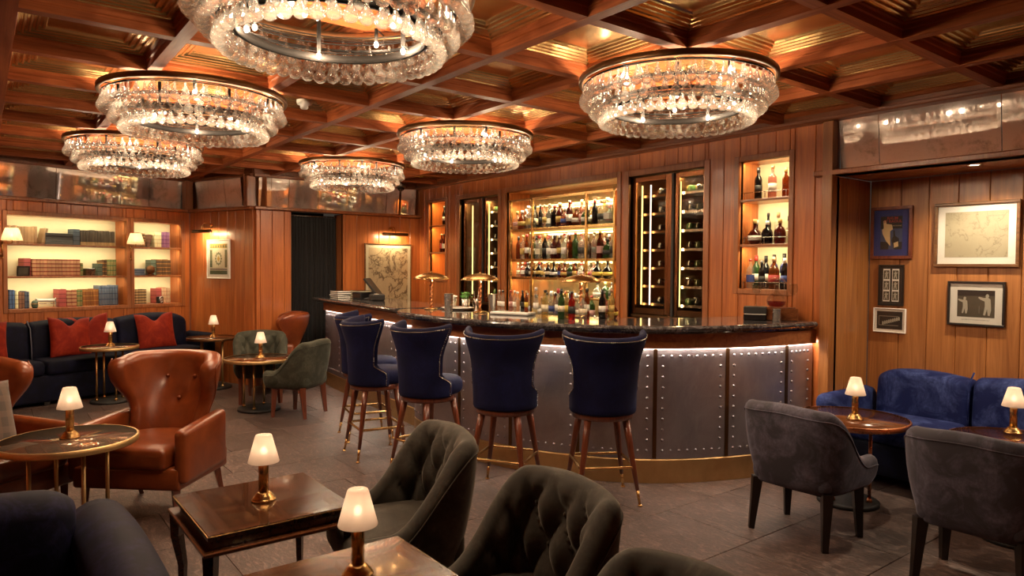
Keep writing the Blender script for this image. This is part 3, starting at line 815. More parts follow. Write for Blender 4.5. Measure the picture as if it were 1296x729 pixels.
dup(g5, (-1.765, 1.345, 0), ang(-.10, -.99), 'olive-grey tufted velvet chair at bottom centre with deep buttoned back facing us')
dup(g5, (-1.0, 1.10, 0), ang(-.05, -1), 'olive-grey velvet chair of which only the top edge shows at the bottom')
g6 = tub_chair('green-grey velvet chair with red-brown legs, side-on to the round table', (-7.05, 2.60, 0), ang(-.78, -.62), 'green_velvet', 'leg_red', .79, .28, .27, .20)
dup(g6, (-7.95, 2.51, 0), ang(.95, -.30), 'green-grey buttoned velvet chair facing us behind the small round table')
# ---- leather wing chairs
def wing_chair(label, loc, rot):
    t = thing('leather_armchair', label, 'armchair', loc, rot)
    def A(z): return R(62) + R(34) * smooth(.60, .86, z) - R(6) * smooth(.90, .97, z)
    def Rx(z): return .275 + .065 * smooth(.45, .9, z)
    zs = [.36, .42, .48, .54, .60, .64, .68, .72, .76, .80, .84, .875, .905, .93, .95, .962, .968]
    btn = [(-.13, .80), (.13, .80), (0, .66)]
    def loop(z, k):
        a, rx = A(z), Rx(z); ry = rx * .92; th = .085 + .02 * smooth(.6, .9, z); sh = 1.
        if k >= len(zs) - 3: sh = (.85, .6, .25)[k - len(zs) + 3]
        lean = -.10 * smooth(.36, .97, z); K = 30; o = []
        def P(u, q, zz=z):
            f = abs(u) / a
            e = .02 * smooth(.75, 1, f) * smooth(.6, .9, z)          # wings roll outward
            return ((rx + q + e) * math.sin(u), -(ry + q) * math.cos(u) + lean, zz - .03 * smooth(.72, 1.0, f) * smooth(.85, .97, z))
        qo, qi = -th * (1 - sh) / 2, -th + th * (1 - sh) / 2
        for i in range(K + 1): o.append(P(-a + 2 * a * i / K, qo))
        qm, h = (qo + qi) / 2, (qo - qi) / 2
        for e in (.6, 0, -.6): o.append(P(a + h * (1.1 - .5 * abs(e)) / rx, qm + h * e * 1.3))
        for i in range(K + 1):
            u = a - 2 * a * i / K; d = 0
            for bx, bz in btn:
                d += .020 * math.exp(-(((rx * u - bx) / .05) ** 2 + ((z - bz) / .05) ** 2))
            o.append(P(u, qi + d))
        for e in (-.6, 0, .6): o.append(P(-a - h * (1.1 - .5 * abs(e)) / rx, qm + h * e * 1.3))
        return o
    bk = MB().loft([loop(z, k) for k, z in enumerate(zs)]).build('backrest', 'leather', t)
    for bx, bz in btn:
        u = bx / Rx(bz); z = bz; rx = Rx(z); lean = -.10 * smooth(.36, .97, z); th = .085 + .02 * smooth(.6, .9, z); q = -th + .012
        MB().ball(((rx + q) * math.sin(u), -(rx * .92 + q) * math.cos(u) + lean, z), .013, 10, 6).build('button', 'leather', bk)
    # welt along the wing edges
    pts = []
    for z in zs[2:-1]: a = A(z); rx = Rx(z); pts.append((math.sin(a) * (rx + .022 * smooth(.6, .9, z)), -(rx * .92) * math.cos(a) - .10 * smooth(.36, .97, z), z - .03 * smooth(.85, .97, z)))
    MB().tube(pts, .005, 6).build('welt', 'leather', bk); MB().tube([(-x, y, z) for x, y, z in pts], .005, 6).build('welt', 'leather', bk)
    for sx in (-1, 1):
        def fn(o, sx=sx):
            f = (o[1] + .27) / .54; o[2] += .03 * (1 - f) if o[2] > 0 else 0; o[0] += sx * .025 * f; return o
        MB().rbox((sx * .305, .045, .415), (.085, .54, .32), .035, fn=fn).build('armrest', 'leather', t)
    MB().rbox((0, .06, .405), (.52, .58, .13), .04, .02).build('seat_cushion', 'leather', t)
    MB().rbox((0, .03, .285), (.66, .58, .13), .02).build('seat_base', 'leather', t)
    for sx in (-1, 1):
        for yy, sp in ((.27, .0), (-.19, -.09)):
            MB().tube([(sx * .285, yy + sp, 0), (sx * .285, yy + sp * .4, .13), (sx * .28, yy, .25)], [.017, .023, .032], 4, sm=False).build('leg', 'leg_red', t)
    return t
L1 = wing_chair('tan leather wing chair with buttoned back, right of the near round table', (-4.80, .87, 0), ang(.74, -.67))
L2 = dup(L1, (-4.99, .0, 0), ang(.80, .60), 'tan leather wing chair cut by the left edge, plaid cushion on it')
dup(L1, (-3.86, -.33, 0), ang(-.2, .98), 'tan leather chair of which only an arm end shows at the left edge')
dup(L1, (-8.54, 2.87, 0), ang(-.35, -.94), 'tan leather chair far back, peeping over the green-grey chair against the oak wall')
# ---- pillows
def pillow_mesh(w_, h_, t_, chop=.0, fringe=False):
    n = 22; m = MB()
    def P(u, v, s_):
        e = (1 - abs(u) ** 3.0) * (1 - abs(v) ** 3.0); x = u * (1 - .07 * (1 - abs(v) ** 2) ** 1 * abs(u)); z = v * (1 - .07 * (1 - u * u) * abs(v))
        zz = z * h_ / 2
        if v > 0: zz -= chop * v * math.exp(-(u / .33) ** 2)
        th = t_ / 2 * max(0, e) ** .55 * (1 - .55 * (chop > 0) * max(0, v) * math.exp(-(u / .25) ** 2))
        return (x * w_ / 2, s_ * th, zz)
    for s_ in (1, -1):
        vs = [P(-1 + 2 * i / n, -1 + 2 * j / n, s_) for j in range(n + 1) for i in range(n + 1)]
        m.add(vs, [(j * (n + 1) + i, j * (n + 1) + i + 1, (j + 1) * (n + 1) + i + 1, (j + 1) * (n + 1) + i) for j in range(n) for i in range(n)], True)
    return m.mesh('cushion')
pm = pillow_mesh(.47, .47, .15, .085)
def lw(s_, t_, z): return left.pt(s_, t_, z)
def left_rot(tw=0): return math.atan2(left.n.y, left.n.x) + PI / 2 + tw
for (s_, t_, z, tw, lean, roll, lab) in ((2.50, .33, .70, .05, -.22, .05, 'orange velvet cushion cut by the left edge on the navy sofa'),
        (1.66, .34, .70, .1, -.22, .06, 'orange velvet cushion with dented top, front one of the overlapping pair'),
        (1.43, .25, .71, -.25, -.2, -.1, 'orange velvet cushion tucked behind another, its bright side by the small lamp'),
        (.66, .33, .70, -.12, -.22, -.04, 'orange velvet cushion with notched top alone at the sofa right end')):
    o = ob('cushion', pm, 'orange_velvet', None, lw(s_, t_, z), 0); o.rotation_euler = (lean, roll, left_rot(tw) )
    tag(o, lab, 'cushion')
o = ob('cushion', pillow_mesh(.45, .45, .14), 'plaid', None, (-4.84, -.03, .66), 0); o.rotation_euler = (-.30, .08, ang(.80, .60) + PI); tag(o, 'brown plaid wool cushion leaning in the leather chair at the left edge', 'cushion')
# ---- sofas
def crown(m, x0, x1, y0, y1, z0, z1, rise=.03, rl=.06, rr=.06, n=26, lean=0.):
    """upholstered back panel along x with a softly crowned top and rounded ends"""
    loops = []
    for i in range(n + 1):
        f = i / n; f = .5 - .5 * math.cos(PI * f); x = x0 + (x1 - x0) * f
        z = z1 + rise * math.sin(PI * f)
        e = min((x - x0) / rl, (x1 - x) / rr, 1.); sq = math.sqrt(max(0., 1 - (1 - e) ** 2)); sq = .25 + .75 * sq
        cyy = (y0 + y1) / 2; hy = (y1 - y0) / 2 * sq; zt = z0 + (z - z0) * (.82 + .18 * sq); r_ = min(hy, .07)
        lp = [(x, cyy - hy, z0), (x, cyy - hy + lean * .3, z0 + (zt - z0) * .3), (x, cyy - hy + lean * .6, z0 + (zt - z0) * .6)]
        for k in range(9):
            a_ = PI * k / 8; lp.append((x, cyy - hy * math.cos(a_) + lean, zt - r_ + r_ * math.sin(a_)))
        lp += [(x, cyy + hy + lean * .5, z0 + (zt - z0) * .5), (x, cyy + hy, z0)]
        loops.append(lp)
    return m.loft(loops)
# right-hand blue sofa, its back against the alcove wall; local -y is its front
sr = thing('velvet_sofa', 'royal blue velvet sofa against the oak wall under the pictures', 'sofa', (-2.53, 5.66, 0), 0)
xs = [0, .66, 1.62, 2.6, 3.6]
for a_, b_ in zip(xs, xs[1:]):
    crown(MB(), a_ + .002, b_ - .002, -.24, -.02, .36, .79 if a_ else .77, .035, .16 if a_ == 0 else .03, .03, 26, .03).build('back_section', 'royal', sr)
for x in xs[1:-1]:
    MB().tube([(x, -.25, .44), (x, -.245, .6), (x, -.23, .76), (x, -.15, .825)], .006, 6).build('seam_piping', 'royal', sr)
for a_, b_ in zip(xs, xs[1:]): MB().rbox(((a_ + b_) / 2, -.41, .39), (b_ - a_ - .01, .46, .16), .05, .015).build('seat_cushion', 'royal', sr)
MB().rbox((1.8, -.38, .2), (3.6, .48, .24), .03).build('seat_base', 'navy', sr)
def fn(o): o[0] += -.03 * smooth(0, .2, o[2]); return o
MB().rbox((-.075, -.40, .35), (.15, .74, .56), .07, fn=fn).build('armrest', 'royal', sr)
for x in (.02, 1.8, 3.55):
    for y in (-.55, -.1): MB().box(x - .03, x + .03, y - .03, y + .03, 0, .09, .004).build('foot', 'leg_black', sr)
# left navy banquette along the bookcase wall, built in that wall's frame: local x right to left, local y into the room
sl = thing('velvet_sofa', 'dark navy velvet banquette under the lit bookcase', 'sofa', left.p0, left.rot)
xs = [.16, 1.08, 2.03, 3.0, 3.65]
for k, (a_, b_) in enumerate(zip(xs, xs[1:])):
    crown(MB(), a_, b_ - .004, .03, .27, .30, .88, .05 if k == 0 else .035, .2 if k == 0 else .03, .03, 26, -.03).build('back_section', 'navy', sl)
for x in xs[2:-1]: MB().tube([(x, .285, .44), (x, .28, .62), (x, .25, .82), (x, .17, .90)], .006, 6).build('seam_piping', 'seam', sl)
for a_, b_ in zip(xs, xs[1:]): MB().rbox(((a_ + b_) / 2, .42, .41), (b_ - a_ - .008, .46, .16), .05, .015).build('seat_cushion', 'navy', sl)
MB().rbox((1.92, .37, .19), (3.44, .48, .30), .03).build('seat_base', 'navy', sl)
MB().rbox((.09, .355, .36), (.14, .60, .60), .07).build('armrest', 'navy', sl)
for x in (.25, 2.0, 3.5): MB().box(x - .03, x + .03, .52, .58, 0, .07, .004).build('foot', 'leg_black', sl)
# near navy sofa in the bottom-left corner
sn = thing('velvet_sofa', 'navy velvet sofa end in the bottom left corner', 'sofa', (-2.35, -.70, 0), 0)
# back along its -x side, scroll arm at its +y end
def arc_arm(m):
    loops = []
    for i in range(15):
        x = -.66 + 1.16 * i / 14; f = i / 14
        top = .655 + .035 * math.sin(PI * min(1, f * 1.1)) - .10 * smooth(.78, 1, f) ; hw = .105 * (1 - .25 * smooth(.85, 1, f)); cyy = 1.03
        lp = [(x, cyy - hw * .7, .12), (x, cyy - hw * .75, top - .2)]
        for k in range(13):
            a_ = PI * (1.12 - 1.24 * k / 12); lp.append((x, cyy + hw * math.cos(a_) + .01, top - hw + hw * math.sin(a_)))
        lp += [(x, cyy + hw * .8, top - .22), (x, cyy + hw * .7, .12)]
        loops.append(lp)
    c = [sum((Vector(q) for q in loops[-1]), Vector()) / len(loops[-1])][0]
    loops.append([tuple(c + (Vector(q) - c) * .8 + Vector((.02, 0, 0))) for q in loops[-1]])
    loops.append([tuple(c + (Vector(q) - c) * .5 + Vector((.03, 0, 0))) for q in loops[-1]])
    return m.loft(loops)
arc_arm(MB()).build('armrest', 'navy_near', sn)
crown(MB(), -.56, .955, -.11, .11, .30, .755, .035, .05, .12, 26).build('backrest', 'navy_near', sn, (-.50, 0, 0), PI / 2)
MB().rbox((-.02, .18, .40), (.86, 1.44, .16), .05, .015).build('seat_cushion', 'navy', sn)
MB().rbox((-.05, .18, .20), (.94, 1.48, .26), .03).build('seat_base', 'navy', sn)
for x in (-.5, .38):
    for y in (-.48, .85): MB().box(x - .03, x + .03, y - .03, y + .03, 0, .08, .004).build('foot', 'leg_black', sn)
# ---- tables
def round_table(label, loc, r, top, rim, zt=.57, legs=4, legr=.19, legmat='brass_worn', rot=.5):
    t = thing('round_table', label, 'table', (loc[0], loc[1], 0), rot)
    MB().lathe([(r - .012, zt - .028), (r - .012, zt - .001), (0, zt)], 56).build('table_top', top, t)
    MB().lathe([(r - .012, zt - .032), (r - .002, zt - .032), (r, zt - .028), (r, zt - .002), (r - .003, zt + .001), (r - .012, zt + .001)], 56, cap=False).build('rim_band', rim, t)
    for k in range(legs):
        a = 2 * PI * k / legs; x, y = legr * math.cos(a), legr * math.sin(a)
        lg = MB().tube([(x, y, .03), (x, y, zt - .03)], .011, 10).build('leg', legmat, t)
        MB().lathe([(.018, .03), (.018, .045), (.011, .055)], 10, (x, y, 0)).build('collar', legmat, lg)
    MB().lathe([(legr + .06, 0), (legr + .06, .022), (legr + .045, .03), (0, .03)], 40).build('base', 'black', t)
    return t
round_table('round smoked-mirror cocktail table with brass rim between the two leather wing chairs', (-4.41, .37), .335, 'smoked', 'brass_worn', .60, rot=.25)
round_table('round brass-legged table in front of the dark navy banquette', (-8.89, 1.14), .295, 'smoked', 'brass_worn', .627, 4, .14, 'brass', .3)
round_table('round dark table in the far corner beside the banquette arm', (-9.18, 2.30), .30, 'table_wood', 'bronze', .64, 4, .17, 'brass_worn')
round_table('round table with brass legs between the two green-grey chairs', (-7.50, 2.35), .36, 'red_wood', 'brass_worn', .56, 4, .16, 'brass', .95)
round_table('round red-brown table behind the grey chair near the bar', (-2.26, 4.55), .36, 'red_wood', 'copper', .57, 3, .13, 'copper', .2)
round_table('round red-brown table at the right edge in front of the blue sofa', (-1.36, 4.70), .36, 'red_wood', 'copper', .57, 3, .13, 'copper', .9)
def rect_table(label, loc):
    t = thing('cocktail_table', label, 'table', (loc[0], loc[1], 0)); h = .28
    MB().box(-h, h, -h, h, .545, .57, .003).build('table_top', 'burl', t)
    MB().box(-h - .003, h + .003, -h - .003, h + .003, .562, .5665, .001).build('brass_edging', 'brass', t)
    MB().box(-h + .02, h - .02, -h + .02, h - .02, .512, .546, .002).build('frieze', 'table_wood', t)
    MB().box(-h - .02, h + .02, -h - .02, h + .02, .496, .513, .004).build('lower_moulding', 'red_wood', t)
    for sx in (-1, 1):
        for s2 in (-1, 1):
            d = Vector((sx, s2, 0)).normalized(); p = Vector((sx * (h - .02), s2 * (h - .02), 0))
            pts = [tuple(p + d * o_ + Vector((0, 0, z))) for o_, z in ((.03, 0), (.022, .05), (-.01, .16), (-.012, .28), (.012, .40), (.012, .498))]
            MB().tube(pts, [.015, .015, .016, .019, .026, .03], 4, sm=False).build('leg', 'table_wood', t)
    MB().tube([(-h * .9, -h * .9, .11), (0, 0, .13), (h * .9, h * .9, .11)], .009, 6).tube([(h * .9, -h * .9, .11), (0, 0, .13), (-h * .9, h * .9, .11)], .009, 6).build('cross_stretcher', 'table_wood', t)
    return t
rect_table('square glossy burl-wood table with brass edge, seen whole at lower left', (-2.885, .915))
rect_table('square glossy burl-wood table cut by the bottom edge', (-1.935, .905))
# ---- little frosted-shade table lamps
def table_lamp(label, loc, group='frosted table lamps'):
    t = thing('table_lamp', label, 'lamp', loc, 0, group)
    MB().lathe([(.050, 0), (.051, .006), (.046, .011), (.043, .013), (.041, .020), (.035, .024), (.031, .031), (.0205, .038)], 28).build('base', 'brass', t)
    MB().lathe([(.0205, .036), (.0205, .168), (.014, .174)], 20).build('stem', 'brass', t)
    MB().lathe([(.062, .160), (.0625, .162), (.034, .266), (.031, .272), (.018, .275), (.010, .2755), (.010, .2745), (.018, .274), (.0305, .271), (.033, .265), (.0612, .163), (.062, .160)], 36, cap=False).build('lamp_shade', 'shade', t)
    MB().ball((0, 0, .205), .013, 12, 8, 1.3).build('bulb', 'bulb_small', t)
    light('POINT', (0, 0, .228), P_LAMP, (1, .72, .45), .018, name='lamp_glow', parent=t)
    return t
tl = table_lamp('frosted table lamp on the smoked-mirror table between leather chairs', (-4.42, .375, .601))
for x, y, z, lab in ((-2.88, .92, .57, 'frosted table lamp on the whole burl-wood table at lower left'), (-2.0, .93, .57, 'frosted table lamp at the bottom edge on the cut-off burl-wood table'),
        (-8.88, 1.145, .6275, 'frosted table lamp on the table before the navy banquette'), (-9.16, 2.31, .64, 'frosted table lamp on the far corner table by the oak wall'),
        (-7.46, 2.355, .56, 'frosted table lamp on the table between green-grey chairs'), (-2.20, 4.50, .571, 'frosted table lamp on the red-brown table near the bar end'),
        (-1.45, 4.90, .571, 'frosted table lamp at the right edge before the blue sofa')):
    dup(tl, (x, y, z), 0, lab, 'frosted table lamps')
# ================================================================== CHANDELIERS
def drop_prof(sc=1.):
    return [(r * sc, z * sc) for r, z in ((.0, 0), (.0055, -.002), (.0065, -.012), (.007, -.026), (.0095, -.040), (.0165, -.053), (.0245, -.064), (.0285, -.077), (.0275, -.089), (.021, -.099), (.011, -.1045), (0, -.106))]
drop_me = MB().lathe(drop_prof(1.), 14, cap=False).mesh('glass_drop')
drop_sm = MB().lathe(drop_prof(.66), 10, cap=False).mesh('glass_drop')
TIERS = [(.548, -.022, 60, drop_me), (.525, -.008, 34, drop_sm), (.492, -.085, 54, drop_me), (.462, -.062, 30, drop_sm), (.435, -.142, 48, drop_me), (.405, -.120, 26, drop_sm)]
def chandelier(label, x, y, single, zr=2.642):
    t = thing('chandelier', label, 'chandelier', (x, y, zr), random.uniform(0, .1), 'crystal drop chandeliers')
    MB().lathe([(.556, .0), (.576, .0), (.578, .004), (.578, .03), (.574, .034), (.556, .034), (.554, .03), (.554, .004), (.556, 0)], 72, cap=False).build('rim_ring', 'bronze', t)
    MB().lathe([(.11, .235), (.11, .20), (.10, .19), (0, .19)], 28).build('ceiling_plate', 'bronze', t)
    m = MB()
    for k in range(4):
        a = PI / 2 * k + .4; m.tube([(.08 * math.cos(a), .08 * math.sin(a), .2), (.562 * math.cos(a), .562 * math.sin(a), .018)], .006, 6)
    m.build('support_rod', 'bronze', t)
    for rr, z in ((.495, -.078), (.438, -.134)): MB().lathe([(rr - .006, z), (rr + .004, z), (rr + .004, z + .008), (rr - .006, z + .008), (rr - .006, z)], 64, cap=False).build('tier_ring', 'dark_metal', t)
    MB().lathe([(.372, -.165), (.39, -.165), (.39, -.132), (.372, -.132), (.372, -.165)], 64, cap=False).build('inner_ring', 'dark_metal', t)
    for k in range(5):
        a = 2 * PI * k / 5 + .35; bx, by = .34 * math.cos(a), .34 * math.sin(a)
        hd = MB().tube([(bx, by, -.132), (bx, by, .03)], .010, 8).tube([(bx, by, -.12), (.381 * math.cos(a), .381 * math.sin(a), -.145)], .004, 6).build('bulb_holder', 'dark_metal', t)
        MB().ball((bx, by, -.152), .010, 10, 7, 1.4).build('bulb', 'bulb', hd)
        a += PI / 5; ux, uy = .46 * math.cos(a), .46 * math.sin(a)
        h2 = MB().tube([(ux, uy, -.035), (ux, uy, .02)], .009, 8).tube([(ux, uy, .018), (.556 * math.cos(a), .556 * math.sin(a), .018)], .004, 6).build('bulb_holder', 'dark_metal', t)
        MB().ball((ux, uy, -.055), .011, 10, 7, 1.3).build('bulb', 'bulb', h2); light('POINT', (ux, uy, -.055), P_BULB * .65, WARM, .018, name='bulb_light', parent=t)
        light('POINT', (bx, by, -.152), P_BULB, WARM, .017, name='bulb_light', parent=t)
    big = MB()
    for R_, z, n, me in TIERS:
        for q in range(n):
            a = 2 * PI * (q + .5 * (n % 4 == 0)) / n
            px, py, pz = R_ * math.cos(a), R_ * math.sin(a), z + random.uniform(-.003, .003)
            if single: ob('glass_drop', me, 'crystal', t, (px, py, pz), a)
            else:
                big.lathe(drop_prof(1. if me is drop_me else .66), 9, (px, py, pz), cap=False)
    if not single: big.build('glass_drops', 'crystal', t, kind='stuff')
    hk = MB()
    for R_, z, n, me in TIERS:
        hk.lathe([(R_ - .003, z + .004), (R_ + .003, z + .004), (R_ + .003, z + .009), (R_ - .003, z + .009), (R_ - .003, z + .004)], 60, cap=False)
    hk.build('hanging_wire', 'dark_metal', t)
    return t
CX, CY = (-2.72, -4.985, -7.245), (1.155, 3.305)
chandelier('crystal drop chandelier above the right half of the bar, in front of the bottle niche', CX[0], CY[1], True)
chandelier('largest crystal drop chandelier, cut by the top edge of the picture', CX[0], CY[0], True)
chandelier('crystal drop chandelier middle of the three on the left', CX[1], CY[0], True)
chandelier('crystal drop chandelier farthest left, in front of the bookcase wall mirrors', CX[2], CY[0], False)
chandelier('crystal drop chandelier above the middle of the bar', CX[1], CY[1], False)
chandelier('smallest and farthest crystal drop chandelier, near the curtained doorway', CX[2], CY[1], False)
# smoke detector, dome camera, recessed spots
t = tag(MB().lathe([(.055, .02), (.055, -.0), (.05, -.012), (.03, -.016), (.03, -.034), (.024, -.044), (0, -.046)], 24).build('smoke_detector', 'plastic_white', None, (-5.08, 1.93, 2.752)), 'small white smoke detector on the coffered ceiling', 'detector')
t = thing('dome_camera', 'round dome camera under the ceiling in the far bar corner', 'camera', (-8.72, 4.70, 2.69))
MB().tube([(0, 0, -.01), (0, 0, .125)], .02, 10).build('ceiling_stem', 'grey_metal', t)
MB().lathe([(.075, .0), (.075, -.03), (.066, -.045), (.05, -.048)], 24, cap=False).build('housing', 'grey_metal', t)
MB().lathe([(.052, -.046), (.045, -.07), (.025, -.088), (0, -.093)], 20).build('dome', 'black_gloss', t)
for k, x in enumerate((-1.83, -.75, .35)):  # only the first is in view, the other two are added to light the alcove
    t = thing('recessed_downlight', ['round recessed downlight in the alcove ledge soffit', 'added downlight out of view beyond the right edge over the sofa', 'added downlight out of view at the right end of the alcove'][k], 'downlight', (x, 5.30, 2.252))
    MB().lathe([(.045, 0), (.045, -.004), (.034, -.006), (.032, .0)], 24, cap=False).build('trim_ring', 'steel', t)
    MB().lathe([(0, -.001), (.032, -.0015)], 20).build('lens', 'spot_glow', t)
    light('SPOT', (0, 0, -.012), 32, (1, .80, .55), .03, name='spot_light', spot=2.5, parent=t)
# ================================================================== PICTURES (own x to the right, front faces -y)
def rng_shape(*p): return p
def picture(name, label, wl, s_, z, w_, h_, frame='leg_black', fw_=.022, matc='white', mw=.04, art='paper', dep=.022, glass=True):
    o = wl.pt(s_, .004, z); t = thing(name, label, 'picture', o, wl.rot + PI)
    m = MB()
    for x0, x1, z0, z1 in ((-w_ / 2, w_ / 2, h_ / 2 - fw_, h_ / 2), (-w_ / 2, w_ / 2, -h_ / 2, -h_ / 2 + fw_), (-w_ / 2, -w_ / 2 + fw_, -h_ / 2 + fw_, h_ / 2 - fw_), (w_ / 2 - fw_, w_ / 2, -h_ / 2 + fw_, h_ / 2 - fw_)):
        m.box(x0, x1, -dep, 0, z0, z1, .003)
    m.build('frame', frame, t)
    MB().box(-w_ / 2 + fw_ * .5, w_ / 2 - fw_ * .5, -dep * .45, -.001, -h_ / 2 + fw_ * .5, h_ / 2 - fw_ * .5).build('mat_board', matc, t)
    ax, az = w_ / 2 - fw_ - mw, h_ / 2 - fw_ - mw
    if art: MB().box(-ax, ax, -dep * .45 - .001, -dep * .45, -az, az).build('print', art, t)
    if glass: MB().box(-w_ / 2 + fw_, w_ / 2 - fw_, -dep * .8, -dep * .78, -h_ / 2 + fw_, h_ / 2 - fw_).build('glass', 'pane', t)
    return t, ax, az, -dep * .45 - .001
def text(body_, size, loc, mat, parent, name='lettering', bold=.0, align='CENTER'):
    c = bpy.data.curves.new(name, 'FONT'); c.body = body_; c.size = size; c.align_x = align; c.align_y = 'CENTER'; c.offset = bold
    c.resolution_u = 2; q = bpy.data.objects.new('text_source', c); C.objects.link(q); bpy.context.view_layer.update()
    me = bpy.data.meshes.new_from_object(q.evaluated_get(bpy.context.evaluated_depsgraph_get())); bpy.data.objects.remove(q)
    me.materials.clear(); return ob(name, me, mat, parent, loc, (PI / 2, 0, 0))
def map_mat(name, paper, ink, scale, thr=.03, amt=.8):
    m = Mt(name); p = m.n('ShaderNodeTexCoord').outputs['Object']
    a = m.noise(p, scale, 5, .6, .5)
    d = m.n('ShaderNodeMath', {'operation': 'ABSOLUTE'}, i0=m.n('ShaderNodeMath', {'operation': 'SUBTRACT'}, i0=a, i1=.5).outputs[0]).outputs[0]
    ln = m.rng(d, amt, 0, 0, thr)
    b = m.noise(p, scale * 3.2, 4, .6, .3)
    d2 = m.n('ShaderNodeMath', {'operation': 'ABSOLUTE'}, i0=m.n('ShaderNodeMath', {'operation': 'SUBTRACT'}, i0=b, i1=.5).outputs[0]).outputs[0]
    l2 = m.n('ShaderNodeMath', {'operation': 'MULTIPLY'}, i0=m.rng(d2, amt * .7, 0, 0, thr * 1.3), i1=m.rng(a, 1, 0, .42, .56)).outputs[0]
    f = m.n('ShaderNodeMath', {'operation': 'MAXIMUM'}, i0=ln, i1=l2).outputs[0]
    st_ = m.noise(p, 5, 3); c = m.mixc(f, m.mixc(st_, paper, tuple(x * .8 for x in paper)), ink)
    return m.pbr(Base_Color=c, Roughness=.7)
M['map_big'] = map_mat('sea_chart', (.50, .44, .31), (.12, .10, .07), 5.2, .012, .55)
M['map_far'] = map_mat('old_wall_map', (.60, .46, .30), (.10, .06, .035), 3.6, .034, 1.)
M['mat_blue'] = simple('blue_mat', (.018, .035, .20), .7)
M['sky_print'] = simple('poster_sky', (.05, .07, .16), .6)
M['ink'] = simple('dark_ink', (.012, .011, .012), .6)
M['red_ink'] = simple('red_ink', (.40, .03, .03), .6)
M['sail'] = simple('sail_cream', (.72, .50, .26), .6, var=.15, vs=30)
M['grey_photo'] = simple('photo_ground', (.075, .068, .05), .6, var=.25, vs=14)
M['photo_lite'] = simple('photo_highlight', (.46, .43, .36), .6)
M['photo_mid'] = simple('photo_midtone', (.24, .22, .19), .6)
M['gold_frame'] = wood('walnut_gilt_frame', (.09, .035, .012), (.22, .10, .035), 'x', .3, .4, 20, 2, .05)
M['print_green'] = simple('print_green', (.11, .13, .07), .7, var=.3, vs=60)
M['print_ochre'] = simple('print_ochre', (.50, .30, .06), .7, var=.25, vs=50)
M['print_lilac'] = simple('print_lilac', (.28, .22, .22), .7)
def axx(x): return 1.5 - x          # alcove: world x -> distance along that wall
# ship poster
P1, ax, az, yy = picture('framed_poster', 'ship poster with bottle in blue mat and dark red frame', alc, axx(-2.527), 1.833, .316, .412, 'leg_red', .026, 'mat_blue', .050, 'sky_print')
MB().poly([(-ax, az), (ax, az), (ax, az * .25), (-ax, az * .25)], yy - .0006).build('night_sky', 'ink', P1)
MB().poly([(-ax, -az), (-ax * .25, -az), (-ax * .2, -az * .55), (-ax, -az * .52)], yy - .0007).poly([(ax * .3, -az), (ax, -az), (ax, -az * .55), (ax * .3, -az * .58)], yy - .0007).build('dark_sea', 'ink', P1)
MB().poly([(-ax * .75, az * .72), (-ax * .55, az * .78), (-ax * .45, az * .55), (ax * .05, az * .5), (ax * .15, az * .22), (-ax * .1, az * .1), (-ax * .1, -az * .25), (-ax * .05, -az * .8), (-ax * .45, -az * .5), (-ax * .8, -az * .05), (-ax * .85, az * .2), (-ax * .7, az * .3)], yy - .001).build('ship_sails', 'sail', P1)
MB().poly([(ax * .18, az * .15), (ax * .32, az * .14), (ax * .38, -az * .18), (ax * .72, -az * .35), (ax * .74, -az * .85), (ax * .25, -az * .95), (ax * .02, -az * .45), (ax * .2, -az * .2)], yy - .0014).build('printed_bottle', 'ink', P1)
MB().poly([(ax * .24, -az * .62), (ax * .64, -az * .52), (ax * .68, -az * .82), (ax * .28, -az * .9)], yy - .0018).build('printed_label', 'sail', P1)
text('RHUM', .030, (ax * .1, yy - .0014, az * .88), 'red_ink', P1, bold=.0006)
text('ST RAOUL', .030, (ax * .12, yy - .0014, az * .69), 'red_ink', P1, bold=.0006)
text('PLANTATIONS', .0125, (ax * .45, yy - .0014, az * .42), 'sail', P1)
# strip photographs
P2, ax, az, yy = picture('framed_photo_strips', 'dark frame with two strips of small cricket photographs', alc, axx(-2.520), 1.422, .19, .322, 'leg_black', .016, 'ink', .012, None)
for c in (-1, 1):
    MB().box(c * .034 - .026, c * .034 + .026, yy - .001, yy, -.128, .128).build('photo_strip', 'white', P2)
    for q in (-1, 0, 1):
        z0 = q * .083; x0 = c * .034
        MB().poly([(x0 - .022, z0 - .036), (x0 + .022, z0 - .036), (x0 + .022, z0 + .034), (x0 - .022, z0 + .034)], yy - .0016).build('small_photo', 'grey_photo', P2)
        e = random.uniform(-.4, .4)
        MB().poly([(x0 - .009, z0 - .033), (x0 - .002, z0 - .01), (x0 + .006, z0 - .033), (x0 + .011, z0 - .03), (x0 + .006, z0 + .004), (x0 + .016, z0 + .014 + e * .01), (x0 + .014, z0 + .019), (x0 + .004, z0 + .016), (x0 + .003, z0 + .026), (x0 - .005, z0 + .026), (x0 - .006, z0 + .016), (x0 - .016, z0 + .01 - e * .01), (x0 - .007, z0 + .004), (x0 - .015, z0 - .03)], yy - .002).build('printed_figure', 'photo_lite', P2)
